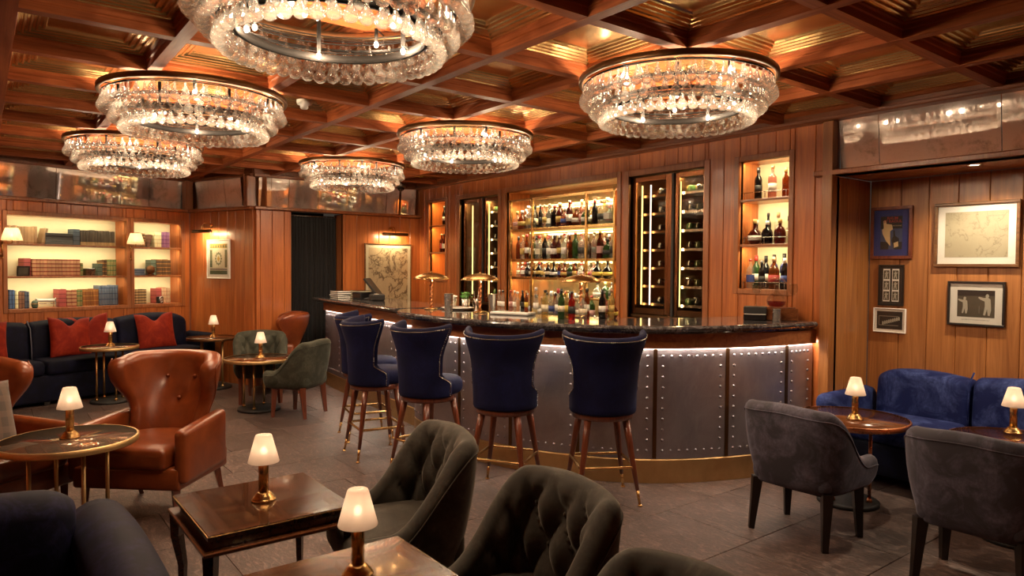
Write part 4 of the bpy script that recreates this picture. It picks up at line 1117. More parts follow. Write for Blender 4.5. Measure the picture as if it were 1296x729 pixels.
# small white-framed photo
P3, ax, az, yy = picture('framed_photo', 'small white-mounted dark team photograph, lowest picture in the left column', alc, axx(-2.526), 1.145, .245, .192, 'white', .008, 'white', .018, 'ink')
MB().poly([(-ax * .85, az * .45), (-ax * .8, az * .45), (-ax * .8, -az * .6), (-ax * .85, -az * .6)], yy - .0008).poly([(-ax * .85, az * .5), (ax * .7, az * .5), (ax * .7, az * .42), (-ax * .85, az * .42)], yy - .0008).poly([(-ax * .85, -az * .52), (ax * .7, -az * .52), (ax * .7, -az * .6), (-ax * .85, -az * .6)], yy - .0008).build('printed_lines', 'photo_mid', P3)
m = MB()
for q in range(9):
    x0 = -ax * .5 + q * ax * .155; z0 = -az * .35 + q * az * .07; m.poly([(x0 - .006, z0 - .012), (x0 + .006, z0 - .012), (x0 + .007, z0 + .006), (x0 + .003, z0 + .016), (x0 - .003, z0 + .016), (x0 - .007, z0 + .006)], yy - .0012)
m.build('printed_team', 'photo_lite', P3)
# chart and cricket photo
P4, ax, az, yy = picture('framed_map', 'large walnut-framed sea chart in white mat above the sofa', alc, axx(-1.942), 1.802, .54, .470, 'gold_frame', .022, 'white', .048, 'map_big', .028)
text('CARTE DE LA MER', .013, (ax * .62, yy - .001, az * .78), 'photo_mid', P4, bold=0)
P5, ax, az, yy = picture('framed_photo', 'black-framed photograph of two cricketers in white mat', alc, axx(-1.931), 1.303, .365, .322, 'leg_black', .016, 'white', .048, 'grey_photo', .026)
def fig(m, x0, z0, s_, fl_=1):
    pts = [(-.20, -1), (-.05, -.98), (.02, -.4), (.16, -.98), (.32, -.95), (.2, -.15), (.22, .3), (.55, .45), (.75, .62), (.68, .72), (.3, .62), (.14, .62), (.16, .85), (.06, .98), (-.08, .94), (-.12, .8), (-.06, .64), (-.24, .5), (-.28, 0), (-.3, -.5)]
    m.poly([(x0 + fl_ * a * s_, z0 + b * s_) for a, b in pts], yy - .001)
m = MB(); fig(m, -ax * .58, -az * .12, .062, -1); fig(m, ax * .62, -az * .05, .078, -1); m.build('printed_cricketers', 'photo_lite', P5)
MB().poly([(ax * .18, -az * .7), (ax * .2, -az * .7), (ax * .2, -az * .15), (ax * .18, -az * .15)], yy - .001).build('printed_stumps', 'photo_mid', P5)
MB().poly([(-ax, az), (ax, az), (ax, az * .62), (-ax, az * .55)], yy - .0008).build('printed_trees', 'ink', P5)
text('FIRST TEST AT THE GROUND, MORNING PLAY', .0085, (0, yy - .001, -az - .02), 'ink', P5)
# far map and its lamp, small print and its lamp
P6, ax, az, yy = picture('framed_map', 'tall framed old map on the far oak wall behind the bar', far, .518, 1.40, .74, .93, 'gold_frame', .016, 'paper', .045, 'map_far', .025)
P7, ax, az, yy = picture('framed_print', 'small framed ornamental print on the diagonal oak wall', dg, .670, 1.622, .475, .515, 'white', .012, 'white', .045, 'paper', .022)
m = MB(); g = MB(); l_ = MB()
m.poly([(-ax, az), (ax, az), (ax, az * .72), (-ax, az * .72)], yy - .0008); l_.poly([(-ax, -az * .62), (ax, -az * .62), (ax, -az * .72), (-ax, -az * .72)], yy - .0008)
for q in range(7): x0 = -ax + (q + .5) * 2 * ax / 7; g.poly([(x0 - .018, az * .75), (x0 + .018, az * .75), (x0 + .012, az * .88), (x0, az * .96), (x0 - .012, az * .88)], yy - .0012)
for sg in (-1, 1): g.poly([(sg * ax, az * .6), (sg * ax * .72, az * .6), (sg * ax * .72, -az * .55), (sg * ax, -az * .55)], yy - .0008)
for q in range(12):
    a = 2 * PI * q / 12; x0, z0 = ax * .32 * math.cos(a), az * .02 + az * .36 * math.sin(a); g.poly([(x0 - .016, z0), (x0, z0 - .02), (x0 + .016, z0), (x0, z0 + .022)], yy - .0008)
m.poly([(x * ax * .16, az * (.02 + z * .2)) for x, z in ((-1, 0), (0, -1), (1, 0), (0, 1))], yy - .0008)
g.poly([(-ax, -az * .76), (ax, -az * .76), (ax, -az), (-ax, -az)], yy - .0008)
m.build('printed_bands', 'print_ochre', P7); g.build('printed_ornament', 'print_green', P7); l_.build('printed_border', 'print_lilac', P7)
def picture_light(label, wl, s_, z, L_):
    t = thing('picture_light', label, 'picture light', wl.pt(s_, 0, z), wl.rot + PI)
    MB().tube([(0, -.002, .09), (0, -.05, .12), (0, -.11, .115), (0, -.145, .07), (0, -.15, .02)], .006, 8).lathe([(.03, 0), (.03, .008), (.01, .014)], 16, T=Matrix.Translation((0, -.001, .09)) @ Matrix.Rotation(PI / 2, 4, 'X')).build('arm', 'brass', t)
    m = MB(); loops = []
    for x in (-L_ / 2, L_ / 2): loops.append([(x, -.15 + .026 * math.cos(R(q)), .005 + .026 * math.sin(R(q))) for q in range(-20, 221, 24)])
    m.loft(loops); m.build('shade', 'bronze', t)
    MB().box(-L_ / 2 + .01, L_ / 2 - .01, -.165, -.135, -.008, -.004).build('tube_lamp', 'bulb_small', t)
    light('AREA', (0, -.142, -.014), 3.2, (1, .74, .40), L_ * .9, .03, Vector((0, .6, -1)), 'picture_light_beam', parent=t)
picture_light('long bronze picture light over the tall old map', far, .48, 1.985, .39)
picture_light('bronze picture light over the small ornamental print', dg, .83, 1.975, .36)
# ---- wall sconces with pleated shades
def sconce(label, s_, side):
    t = thing('wall_sconce', label, 'wall lamp', left.pt(s_, 0, 1.64), left.rot + PI)
    MB().lathe([(.028, 0), (.028, .008), (.012, .014)], 20, T=Matrix.Rotation(PI / 2, 4, 'X')).tube([(0, -.012, -.03), (0, -.012, .14)], .009, 8).ball((0, -.012, -.035), .014).build('back_plate', 'brass', t)
    e = (side * .15, -.19)
    MB().tube([(0, -.012, .13), (side * .08, -.10, .13), (e[0], e[1], .13), (e[0], e[1], .17)], .006, 8).build('arm', 'brass', t)
    n = 72; loops = []
    for r, z in ((.098, .155), (.088, .20), (.072, .25), (.058, .292), (.056, .292), (.070, .25), (.086, .20), (.096, .155)):
        loops.append([(e[0] + (r + .0025 * (k % 2)) * math.cos(2 * PI * k / n), e[1] + (r + .0025 * (k % 2)) * math.sin(2 * PI * k / n), z) for k in range(n)])
    MB().loft(loops, False, False, True).build('lamp_shade', 'shade_pleat', t)
    MB().ball((e[0], e[1], .21), .022, 12, 8).build('bulb', 'bulb_small', t)
    light('POINT', (e[0], e[1], .225), 3.4, (1, .72, .42), .02, name='sconce_light', parent=t)
sconce('brass wall sconce with pleated shade at the left edge of the bookcase', 2.20, .2)
sconce('brass wall sconce with pleated shade between the two bookcase niches', .80, -.2)
# ================================================================== BOOKS
def bookmat(name, c, c2=None, period=.05, duty=.16, rough=.55): 
    M[name] = bands(name, c2 or tuple(min(1, x * 2.2 + .02) for x in c), c, period, duty, rough)
bookmat('book_tan', (.36, .19, .09), (.50, .33, .18), .2, .12); bookmat('book_grey', (.035, .05, .07)); bookmat('book_beige', (.42, .29, .13), (.075, .06, .045), .30, .14)
bookmat('book_dred', (.15, .022, .02)); bookmat('book_red', (.24, .04, .024), (.50, .28, .15), .045, .3); bookmat('book_dgreen', (.03, .05, .035)); bookmat('book_green', (.06, .14, .045), (.25, .22, .08), .06, .2)
bookmat('book_amber', (.34, .17, .045), (.10, .05, .02), .05, .2); bookmat('book_orange', (.44, .21, .05), (.26, .09, .02), .06, .15); bookmat('book_navy', (.018, .04, .10), (.10, .13, .19), .07, .14); bookmat('book_blue', (.035, .08, .18))
bookmat('book_check', (.13, .07, .032), (.42, .28, .13), .036, .45); bookmat('book_cream', (.55, .48, .28)); bookmat('book_purple', (.22, .05, .26), (.45, .22, .45), .05, .16); bookmat('book_pink', (.46, .22, .13), (.60, .40, .25), .05, .2); bookmat('book_brown', (.10, .045, .025)); bookmat('book_black', (.02, .02, .022), (.10, .10, .10), .022, .3)
def book_mesh(w_, h_, d_):
    """standing book: spine faces +y, rounded spine, page block set back"""
    m = MB(); sp = [(-w_ / 2, 0), (-w_ * .32, .004), (0, .006), (w_ * .32, .004), (w_ / 2, 0)]
    loops = []
    for z in (0, h_): loops.append([(x, y, z) for x, y in sp] + [(w_ / 2, -d_, z), (w_ / 2 - .003, -d_, z), (w_ / 2 - .003, -.012, z), (-w_ / 2 + .003, -.012, z), (-w_ / 2 + .003, -d_, z), (-w_ / 2, -d_, z)])
    m.loft(loops, True, False); return m.mesh('book')
NICHE = {'A': 'wide niche', 'B': 'narrow niche'}
SHELF = {1.77: 'top', 1.40: 'middle', 1.03: 'bottom'}
cnt = {}
def run(ni, z, s0, s1, n, h_, mat, desc, tilt=0., t_=-.085, d_=.14):
    """n alike books from s0 (image left) to s1"""
    w_ = (s0 - s1) / n; me = None; grp = 'books in the bookcase'
    for k in range(n):
        hh = h_ * (1 if n > 5 and desc.count('matching') else random.uniform(.97, 1.03))
        me = book_mesh(w_ * .97, hh, d_)
        s_ = s0 - w_ * (k + .5)
        o = ob('book', me, mat, None, left.pt(s_, t_ + random.uniform(-.004, .004), z), left.rot)
        if tilt: o.rotation_euler = (0, tilt, left.rot)
        lab = f"{desc}, {ORD[k + 1]} from left of its run, {SHELF[z]} shelf, {NICHE[ni]}" if n > 1 else f"{desc}, {SHELF[z]} shelf, {NICHE[ni]}"
        tag(o, lab, 'book', grp); MB().box(-w_ * .46, w_ * .46, -d_ + .004, -.013, .004, hh - .004).build('page_block', 'paper', o)
def stack(ni, z, s0, s1, n, th, mat, desc, dep=.15):
    for k in range(n):
        o = tag(MB().box(-(s0 - s1) / 2, (s0 - s1) / 2, -dep, 0, 0, th - .001, .003).build('book', mat, None, left.pt((s0 + s1) / 2, -.07 + random.uniform(-.008, .008), z + th * k), left.rot), f"{desc} lying flat, {ORD[k + 1]} from below in its pile, {SHELF[z]} shelf, {NICHE[ni]}", 'book', 'books in the bookcase')
run('A', 1.77, 2.115, 1.815, 9, .198, 'book_tan', 'tan cloth book')
run('A', 1.77, 1.775, 1.742, 1, .19, 'book_tan', 'tan book leaning against the run', -.22)
stack('A', 1.77, 1.735, 1.44, 4, .034, 'book_black', 'black book')
run('A', 1.77, 1.433, 1.357, 1, .195, 'book_grey', 'thick slate-blue book')
run('A', 1.77, 1.352, .95, 12, .185, 'book_beige', 'beige book with dark top')
run('A', 1.40, 1.955, 1.88, 1, .205, 'book_dred', 'plain dark red book', 0, -.10)
run('A', 1.40, 1.87, 1.358, 13, .197, 'book_red', 'matching red book with gilt bands')
run('A', 1.40, 1.354, 1.325, 1, .16, 'book_green', 'thin green book')
run('A', 1.40, 1.158, 1.102, 1, .15, 'book_dgreen', 'dark green book')
run('A', 1.40, 1.10, 1.048, 2, .19, 'book_amber', 'amber-brown book')
run('A', 1.40, 1.044, .935, 3, .20, 'book_green', 'green book')
run('A', 1.03, 2.105, 2.05, 2, .21, 'book_blue', 'blue book')
run('A', 1.03, 2.046, 2.014, 1, .20, 'book_cream', 'cream book')
run('A', 1.03, 2.012, 1.952, 2, .19, 'book_brown', 'red-brown book')
run('A', 1.03, 1.950, 1.905, 2, .195, 'book_navy', 'navy book')
run('A', 1.03, 1.60, 1.515, 1, .21, 'book_dred', 'broad plain red book')
run('A', 1.03, 1.51, 1.402, 2, .20, 'book_red', 'red book with gilt bands')
run('A', 1.03, 1.40, 1.335, 2, .20, 'book_green', 'green book')
run('A', 1.03, 1.333, 1.15, 6, .205, 'book_orange', 'orange-tan book')
run('A', 1.03, 1.147, .915, 7, .25, 'book_navy', 'tall navy book')
run('B', 1.77, .735, .565, 5, .18, 'book_check', 'brown book with pale bands')
run('B', 1.77, .545, .51, 1, .17, 'book_brown', 'dark book leaning to the left', -.3)
run('B', 1.77, .443, .35, 2, .205, 'book_cream', 'cream book')
run('B', 1.77, .346, .235, 4, .205, 'book_purple', 'purple book')
stack('B', 1.40, .735, .575, 3, .030, 'book_navy', 'navy book', .14)
run('B', 1.40, .49, .42, 1, .20, 'book_dgreen', 'dark green book')
run('B', 1.40, .418, .225, 5, .21, 'book_amber', 'amber-brown book')
run('B', 1.03, .735, .555, 5, .185, 'book_check', 'brown book with pale bands')
run('B', 1.03, .43, .355, 1, .20, 'book_dred', 'dark red book behind the little camera')
run('B', 1.03, .35, .235, 4, .205, 'book_pink', 'pinkish tan book')
# shelf ornaments
t = thing('photo_frame', 'small dark photo frame leaning before the red books', 'photo frame', left.pt(1.975, -.05, 1.40), left.rot); t.rotation_euler = (-.15, 0, left.rot)
m = MB()
for a in ((-.065, .065, .10, .115), (-.065, .065, 0, .015), (-.065, -.05, .015, .10), (.05, .065, .015, .10)): m.box(a[0], a[1], -.012, 0, a[2], a[3], .002)
m.build('frame', 'leg_black', t); MB().box(-.052, .052, -.008, -.004, .013, .102).build('photo', 'grey_photo', t)
t = thing('wooden_box', 'small brown wooden box on the middle shelf', 'box', left.pt(1.247, -.06, 1.40), left.rot)
MB().box(-.052, .052, -.09, 0, 0, .075, .003).build('body', 'table_wood', t); MB().box(-.055, .055, -.093, .003, .075, .09, .003).build('lid', 'table_wood', t)
t = thing('barrel_ornament', 'dark little barrel ornament beside a metal gadget on the bottom shelf', 'ornament', left.pt(1.855, -.07, 1.03), left.rot)
MB().lathe([(.024, 0), (.032, .02), (.034, .05), (.030, .075), (.018, .088), (0, .09)], 16).build('body', 'book_dgreen', t); MB().lathe([(.0345, .045), (.036, .05), (.0345, .055)], 16, cap=False).build('hoop', 'brass_worn', t)
t = thing('metal_apparatus', 'pale metal roller apparatus on legs on the bottom bookcase shelf', 'ornament', left.pt(1.735, -.07, 1.03), left.rot)
MB().tube([(-.095, -.02, .085), (.095, -.02, .085)], .018, 12).build('roller', 'plastic_white', t)
for x in (-.1, .1):
    MB().box(x - .006, x + .006, -.04, .0, 0, .11, .002).build('leg', 'steel', t)
MB().box(-.105, .105, -.008, .0, .045, .052).build('cross_bar', 'steel', t)
t = thing('desk_clock', 'small round white-faced clock on the narrow niche middle shelf', 'clock', left.pt(.535, -.02, 1.475), left.rot)
T_ = Matrix.Rotation(-PI / 2, 4, 'X')
MB().lathe([(0, -.02), (.05, -.02), (.055, -.012), (.055, .012), (.048, .016)], 28, T=T_).build('case', 'bronze', t)
MB().lathe([(0, .0145), (.046, .015)], 24, T=T_).build('dial', 'white', t)
MB().box(-.0015, .0015, .0155, .0165, 0, .034).box(0, .022, .0155, .0165, -.0015, .0015).build('hand', 'ink', t)
MB().tube([(-.05, 0, .03), (-.085, 0, .035), (-.09, 0, -.02), (-.05, 0, -.03)], .005, 6).build('handle', 'bronze', t)
MB().box(-.045, .045, -.025, .02, -.075, -.052, .004).build('base', 'table_wood', t)
t = thing('old_camera', 'small black twin-lens camera on the narrow niche bottom shelf', 'camera', left.pt(.392, -.03, 1.03), left.rot)
MB().box(-.036, .036, -.06, 0, 0, .09, .006).build('body', 'black', t)
for z in (.03, .065): MB().lathe([(.022, 0), (.022, .012), (.016, .014), (.014, .008), (0, .008)], 18, T=Matrix.Translation((0, 0, z)) @ T_).build('lens', 'steel', t)
# ================================================================== BOTTLES
GL = {'amber': ((.50, .15, .03), (.22, .06, .012)), 'red-brown': ((.26, .045, .02), (.10, .016, .010)), 'clear': ((.92, .93, .90), (.6, .6, .55)), 'pale gold': ((.88, .70, .32), (.55, .4, .15)),
      'green': ((.16, .36, .12), (.05, .12, .04)), 'blue': ((.10, .18, .62), (.03, .06, .25)), 'black': ((.05, .045, .05), (.012, .011, .012)), 'red': ((.62, .06, .04), (.3, .02, .015)), 'pinkish': ((.8, .48, .42), (.5, .25, .2))}
for k, (t_, b_) in GL.items(): M['glass_' + k] = clear('bottle_glass_' + k.replace(' ', '_'), t_, 1.5, .04, .30 if k not in ('clear',) else .12, b_)
LB = {'cream': (.62, .54, .38), 'white': (.72, .68, .62), 'black': (.02, .02, .02), 'gold': (.50, .34, .10), 'red': (.36, .03, .03), 'yellow': (.62, .46, .08), 'blue': (.05, .08, .28), 'pink': (.55, .30, .28)}
for k, c in LB.items(): M['label_' + k] = simple('bottle_label_' + k, c, .6)
for k, c in (('black', (.015, .014, .014)), ('gold', (.45, .30, .10)), ('red', (.35, .03, .025)), ('silver', (.45, .44, .43)), ('cork', (.30, .17, .08)), ('white', (.65, .62, .58))): M['cap_' + k] = simple('bottle_cap_' + k, c, .35)
SH = {  # profile, label z range + radius, cap z range + radius
 'straight': ([(0, 0), (.035, .0), (.0375, .005), (.0375, .175), (.034, .195), (.016, .220), (.0135, .225), (.0135, .275), (.0155, .277), (.0155, .287), (0, .287)], (.06, .135, .0382), (.27, .292, .0165)),
 'wine': ([(0, 0), (.034, .0), (.0365, .005), (.0365, .19), (.031, .215), (.0155, .24), (.0145, .30), (.016, .302), (.016, .312), (0, .312)], (.075, .14, .0372), (.262, .315, .0168)),
 'slim': ([(0, 0), (.027, 0), (.029, .004), (.029, .20), (.024, .225), (.0125, .25), (.012, .305), (.014, .307), (.014, .316), (0, .316)], (.08, .15, .0297), (.285, .32, .0152)),
 'squat': ([(0, 0), (.046, 0), (.050, .006), (.052, .06), (.050, .11), (.036, .14), (.016, .155), (.0145, .19), (.0165, .192), (.0165, .20), (0, .20)], (.045, .09, .0530), (.18, .215, .0185)),
 'round-shouldered': ([(0, 0), (.038, 0), (.041, .006), (.044, .10), (.043, .15), (.034, .175), (.0155, .195), (.014, .235), (.0165, .237), (.0165, .247), (0, .247)], (.055, .115, .0448), (.228, .262, .018)),
 'globe': ([(0, 0), (.03, 0), (.045, .012), (.058, .05), (.056, .085), (.038, .115), (.017, .13), (.014, .18), (.018, .183), (.018, .192), (0, .192)], (.035, .075, .0588), (.178, .215, .019)),
}
BMesh = {}
def bottle(shape, col, lab, cap, loc, label, group, scale=1., rot=None, square=False, lying=False, parts=True):
    pr, (l0, l1, lr), (c0, c1, cr_) = SH[shape]; key = (shape, square)
    n = 4 if square else 14
    if key + ('b', col) not in BMesh:
        T = Matrix.Rotation(PI / 4, 4, 'Z') if square else None
        BMesh[key + ('b', col)] = MB().lathe(pr, n, T=T, sm=not square).mesh('bottle')
        BMesh[key + ('b', col)].materials.append(M['glass_' + col])
    o = ob('bottle', BMesh[key + ('b', col)], None, None, loc, 0); tag(o, label, 'bottle', group); o.scale = (scale,) * 3
    o.rotation_euler = rot if rot is not None else (0, 0, random.uniform(-.3, .3))
    if parts and not (lab == 'none'):
        if key + ('l', lab) not in BMesh:
            T = Matrix.Rotation(PI / 4, 4, 'Z') if square else None
            BMesh[key + ('l', lab)] = MB().lathe([(lr - .0006, l0), (lr, l0), (lr, l1), (lr - .0006, l1)], n, T=T, cap=False, sm=not square).mesh('paper_label'); BMesh[key + ('l', lab)].materials.append(M['label_' + lab])
        ob('paper_label', BMesh[key + ('l', lab)], None, o)
    if parts:
        if not lying:
            if key + ('c', cap) not in BMesh:
                BMesh[key + ('c', cap)] = MB().lathe([(cr_, c0), (cr_, c1), (0, c1)], 12, cap=True).mesh('cap'); BMesh[key + ('c', cap)].materials.append(M['cap_' + cap])
            ob('cap', BMesh[key + ('c', cap)], None, o)
    return o
rb = random.Random(5)
COLS = ['amber', 'amber', 'red-brown', 'red-brown', 'clear', 'clear', 'clear', 'pale gold', 'green', 'black', 'black', 'pinkish']
def bottle_row(s0, s1, t_, z, hmax, group, where, shapes=None, cols=COLS, step=.088, wl=None, fixed=()):
    wl = wl or bar; n = max(1, int((s0 - s1) / step)); st_ = (s0 - s1) / n
    for k in range(n):
        sh = rb.choice(shapes or ['straight', 'wine', 'slim', 'round-shouldered', 'squat', 'straight', 'round-shouldered'])
        col = rb.choice(cols); lab = rb.choice(['none', 'none', 'none', 'cream', 'white', 'white', 'white', 'gold', 'black', 'black', 'red', 'pink', 'blue']); cap = rb.choice(['black', 'black', 'gold', 'red', 'silver', 'cork', 'white'])
        sq = sh in ('straight', 'round-shouldered') and rb.random() < .3
        hh = max(p[1] for p in SH[sh][0]); sc = min(1.08, hmax / hh) * rb.uniform(.9, 1.)
        if k < len(fixed) and fixed[k]: sh, col, lab, cap, sq = fixed[k]; hh = max(p[1] for p in SH[sh][0]); sc = min(1.05, hmax / hh)
        p = wl.pt(s0 - st_ * (k + .5) + rb.uniform(-.006, .006), t_ + rb.uniform(-.012, .012), z + .0005)
        bottle(sh, col, lab, cap, p, f"{col} {'square' if sq else sh} {cap}-capped bottle, {ORD[k + 1]} from left, {where}", group, sc, None, sq)
# display furniture
dsp = thing('bottle_display', 'brass-framed lit bottle shelving recessed in the bar wall', 'shelving', bar.p0, bar.rot)
PS = (4.10, 3.68, 2.76, 2.34)
for s_ in PS: MB().box(s_ - .014, s_ + .014, -.05, -.022, .925, 2.36, .002).build('brass_post', 'brass', dsp)
MB().box(2.28, 4.15, -.05, -.022, 2.335, 2.362, .002).build('top_rail', 'brass', dsp)
SHZ = (2.0, 1.638, 1.425)
for z in SHZ:
    MB().box(2.28, 4.15, -.37, -.05, z - .016, z, .001).build('shelf', 'brass_worn', dsp)
    MB().box(2.28, 4.15, -.05, -.036, z - .026, z + .004, .001).build('shelf_edge', 'brass', dsp)
MB().box(2.36, 2.74, -.30, -.05, 1.194, 1.21, .001).build('low_shelf', 'brass', dsp)
MB().box(2.28, 4.15, -.375, .22, .90, .938, .004).build('back_counter', 'black_gloss', dsp)
for z in (2.325,) + SHZ:
    MB().box(2.32, 4.12, -.362, -.350, z - .034, z - .022).build('led_strip', 'led_gold', dsp)
    light('AREA', bar.pt(3.22, -.10, z - .035), 4.5, (1, .80, .48), 1.8, .05, Vector((0, .35, -1)), 'display_strip_light')
light('AREA', bar.pt(3.22, -.06, 2.33), 2.5, (1, .80, .48), 1.8, .04, Vector((0, .5, -1)), 'display_strip_light')
BG = 'bottles in the lit display'
for z, nm, hm, shp in ((2.0, 'top display shelf', .29, None), (1.638, 'second display shelf', .30, None), (1.425, 'third display shelf', .175, ['squat', 'round-shouldered', 'globe', 'straight'])):
    for a, b, bay in ((4.08, 3.70, 'left bay'), (3.66, 2.78, 'wide middle bay'), (2.74, 2.36, 'right bay')):
        fx = ()
        if z == 1.425 and bay == 'right bay':
            fx = (('globe', 'black', 'yellow', 'black', False), ('globe', 'black', 'yellow', 'black', False))
            bottle_row(a - .02, b + .06, -.09, z, .19, BG, f'front row, {nm}, {bay}', None, COLS, .15, None, fx); continue
        bottle_row(a, b, -.095, z, hm, BG, f'front row, {nm}, {bay}', shp)
        bottle_row(a - .03, b - .01, -.21, z, hm * 1.02, BG, f'back row, {nm}, {bay}', shp)
LOWC = ['clear', 'clear', 'clear', 'pale gold', 'pinkish', 'amber', 'blue', 'red', 'green']
bottle_row(4.08, 3.70, -.10, .94, .30, BG, 'back counter, left bay', ['straight', 'slim', 'round-shouldered'], LOWC)
bottle_row(3.66, 2.78, -.06, .94, .32, BG, 'front row on back counter, middle bay', None, LOWC)
bottle_row(3.66, 2.78, -.20, .94, .36, BG, 'back row on back counter, middle bay', ['straight', 'slim', 'wine'], LOWC)
bottle_row(2.72, 2.38, -.12, 1.21, .18, BG, 'low right shelf', ['squat', 'globe', 'round-shouldered'], ['green', 'clear', 'pale gold'])
# stacked clear tumblers under it
tm = MB().lathe([(.030, 0), (.036, .09), (.0345, .09), (.029, .006), (0, .006)], 14, cap=False).mesh('tumbler')
for q in range(10):
    tag(ob('tumbler', tm, 'clear_glass', None, bar.pt(2.70 - .075 * (q % 5), -.10 - .1 * (q // 5), .9385)), f"clear tumbler, {ORD[q % 5 + 1]} from left, {'front' if q < 5 else 'back'} row under the display's low right shelf", 'glass', 'tumblers in the display')
# wall niches
NR = 'bottles in the right wall niche'
fr = (('wine', 'black', 'black', 'black', False), ('straight', 'pinkish', 'white', 'cork', False), None)
bottle_row(.80, .42, -.11, 2.13, .27, NR, 'top shelf, right wall niche', None, COLS, .12, None, fr)
bottle_row(.83, .42, -.17, 1.75, .27, NR, 'back row, middle shelf, right wall niche', ['wine', 'globe', 'slim'], ['black', 'green', 'red-brown', 'clear'], .085)
bottle_row(.80, .44, -.08, 1.75, .19, NR, 'front row, middle shelf, right wall niche', ['globe', 'squat'], ['black', 'red-brown', 'clear'], .11)
bottle_row(.83, .40, -.19, 1.375, .30, NR, 'back row, bottom shelf, right wall niche', ['wine', 'straight'], ['green', 'black', 'amber', 'blue'], .085)
bottle_row(.82, .40, -.08, 1.375, .26, NR, 'front row, bottom shelf, right wall niche', ['straight', 'round-shouldered', 'wine'], ['pinkish', 'clear', 'green', 'black', 'amber'], .09)
for z in (2.13, 1.75, 1.375):
    g_ = thing('gallery_rail', f"thin steel gallery rail on the {dict([(2.13, 'top'), (1.75, 'middle'), (1.375, 'bottom')])[z]} shelf of the right wall niche", 'rail', bar.p0, bar.rot)
    m = MB().tube([(.385, -.018, z + .055), (.835, -.018, z + .055)], .003, 6)
    m.build('rail', 'steel', g_); m = MB()
    for x in (.42, .61, .80): MB().tube([(x, -.018, z), (x, -.018, z + .055)], .003, 6).build('stanchion', 'steel', g_)
NL = 'bottles in the left wall niche'
bottle_row(5.78, 5.60, -.10, 2.13, .29, NL, 'upper shelf, left wall niche', ['wine'], ['black', 'green'], .09)
bottle_row(5.88, 5.58, -.10, 1.75, .28, NL, 'middle shelf, left wall niche', ['wine', 'straight'], ['red-brown', 'green', 'black'], .095)
# wine coolers
def cooler(label, s0, s1, mul, leds, side, nbot, nleft):
    t = thing('wine_cooler', label, 'wine cooler', bar.p0, bar.rot); z0, z1 = 1.06, 2.44
    for a, b in ((s0 + .01, mul - .03), (mul + .045, s1 - .01)):
        d = thing('door', '', '', (0, 0, 0)); d.parent = t
        for k in ('label', 'category'): del d[k]
        m = MB()
        for q in ((a, a + .04, z0 + .03, z1), (b - .04, b, z0 + .03, z1), (a + .04, b - .04, z1 - .05, z1), (a + .04, b - .04, z0 + .03, z0 + .09)): m.box(q[0], q[1], -.075, -.045, q[2], q[3], .004)
        m.build('door_frame', 'door_bronze', d); MB().box(a + .04, b - .04, -.062, -.058, z0 + .09, z1 - .05).build('pane', 'cooler_pane', d)
    MB().box(mul - .028, mul + .0, -.07, -.03, z0 + .02, z1, .003).build('mullion', 'black', t)
    MB().box(mul + .002, mul + .04, -.075, -.035, z0 + .02, z1, .004).build('mullion_trim', 'door_bronze', t)
    MB().box(s0 + .005, s1 - .005, -.40, -.035, z0 - .005, z0 + .025, .003).build('sill', 'bronze', t)
    for x, mt in leds: light('AREA', bar.pt(x, -.104, (z0 + z1) / 2), 2.2, (1, .76, .38), .02, 1.2, Vector(-bar.n), 'cooler_strip_light')
    for x, mt in leds: MB().box(x - .0045, x + .0045, -.10, -.088, z0 + .12, z1 - .08).build('led_strip', mt, t)
    MB().box(mul - .024, mul - .004, -.54, -.08, z0, z1).build('divider', 'bronze', t)
    for k in range(7):
        z = z0 + .12 + .178 * k
        MB().box(s0 + .02, mul - .03, -.52, -.13, z, z + .008).build('rack', 'black', t); MB().box(s0 + .02, mul - .03, -.13, -.12, z - .006, z + .018).build('rack_front', 'steel', t)
        if nleft: MB().box(mul, s1 - .02, -.52, -.13, z, z + .008).build('rack', 'black', t); MB().box(mul, s1 - .02, -.13, -.12, z - .006, z + .016).build('rack_front', 'bronze', t)
        for n_, a, b, sd in ((nbot, mul - .05, s0 + .04, 'right'), (nleft, s1 - .05, mul + .04, 'left')):
            for q in range(n_):
                x = a - (a - b) * (q + .5) / n_
                o = bottle('wine', rb.choice(['black', 'green', 'black']), rb.choice(['white', 'cream', 'white', 'gold']), 'black', bar.pt(x, -.165, z + .0465), f"wine bottle lying {ORD[q + 1]} from left, {ORD[k + 1]} rack from below, {sd} half, {side}", 'wine bottles in the coolers', 1.0, (PI / 2 + .02, 0, bar.rot + PI + PI), False, True)
                o.rotation_euler = (PI / 2, rb.uniform(-.5, .5), bar.rot + PI + PI)
    light('AREA', bar.pt((s0 + mul) / 2, -.15, z1 - .03), 9, (1, .78, .4), .3, .05, Vector((0, .1, -1)), 'cooler_light')
    light('AREA', bar.pt((s1 + mul) / 2, -.15, z1 - .03), 5, (1, .78, .4), .3, .05, Vector((0, .1, -1)), 'cooler_light')
cooler('tall bronze wine cooler right of the lit display', 1.20, 2.11, 1.60, ((2.02, 'led_gold'), (1.545, 'led_gold'), (1.91, 'line_white')), 'cooler right of display', 3, 1)  # third entry is a glowing white line behind the left door
cooler('tall bronze wine cooler left of the lit display', 4.31, 5.19, 4.72, ((5.02, 'led_gold'), (4.64, 'led_gold')), 'cooler left of display', 3, 0)
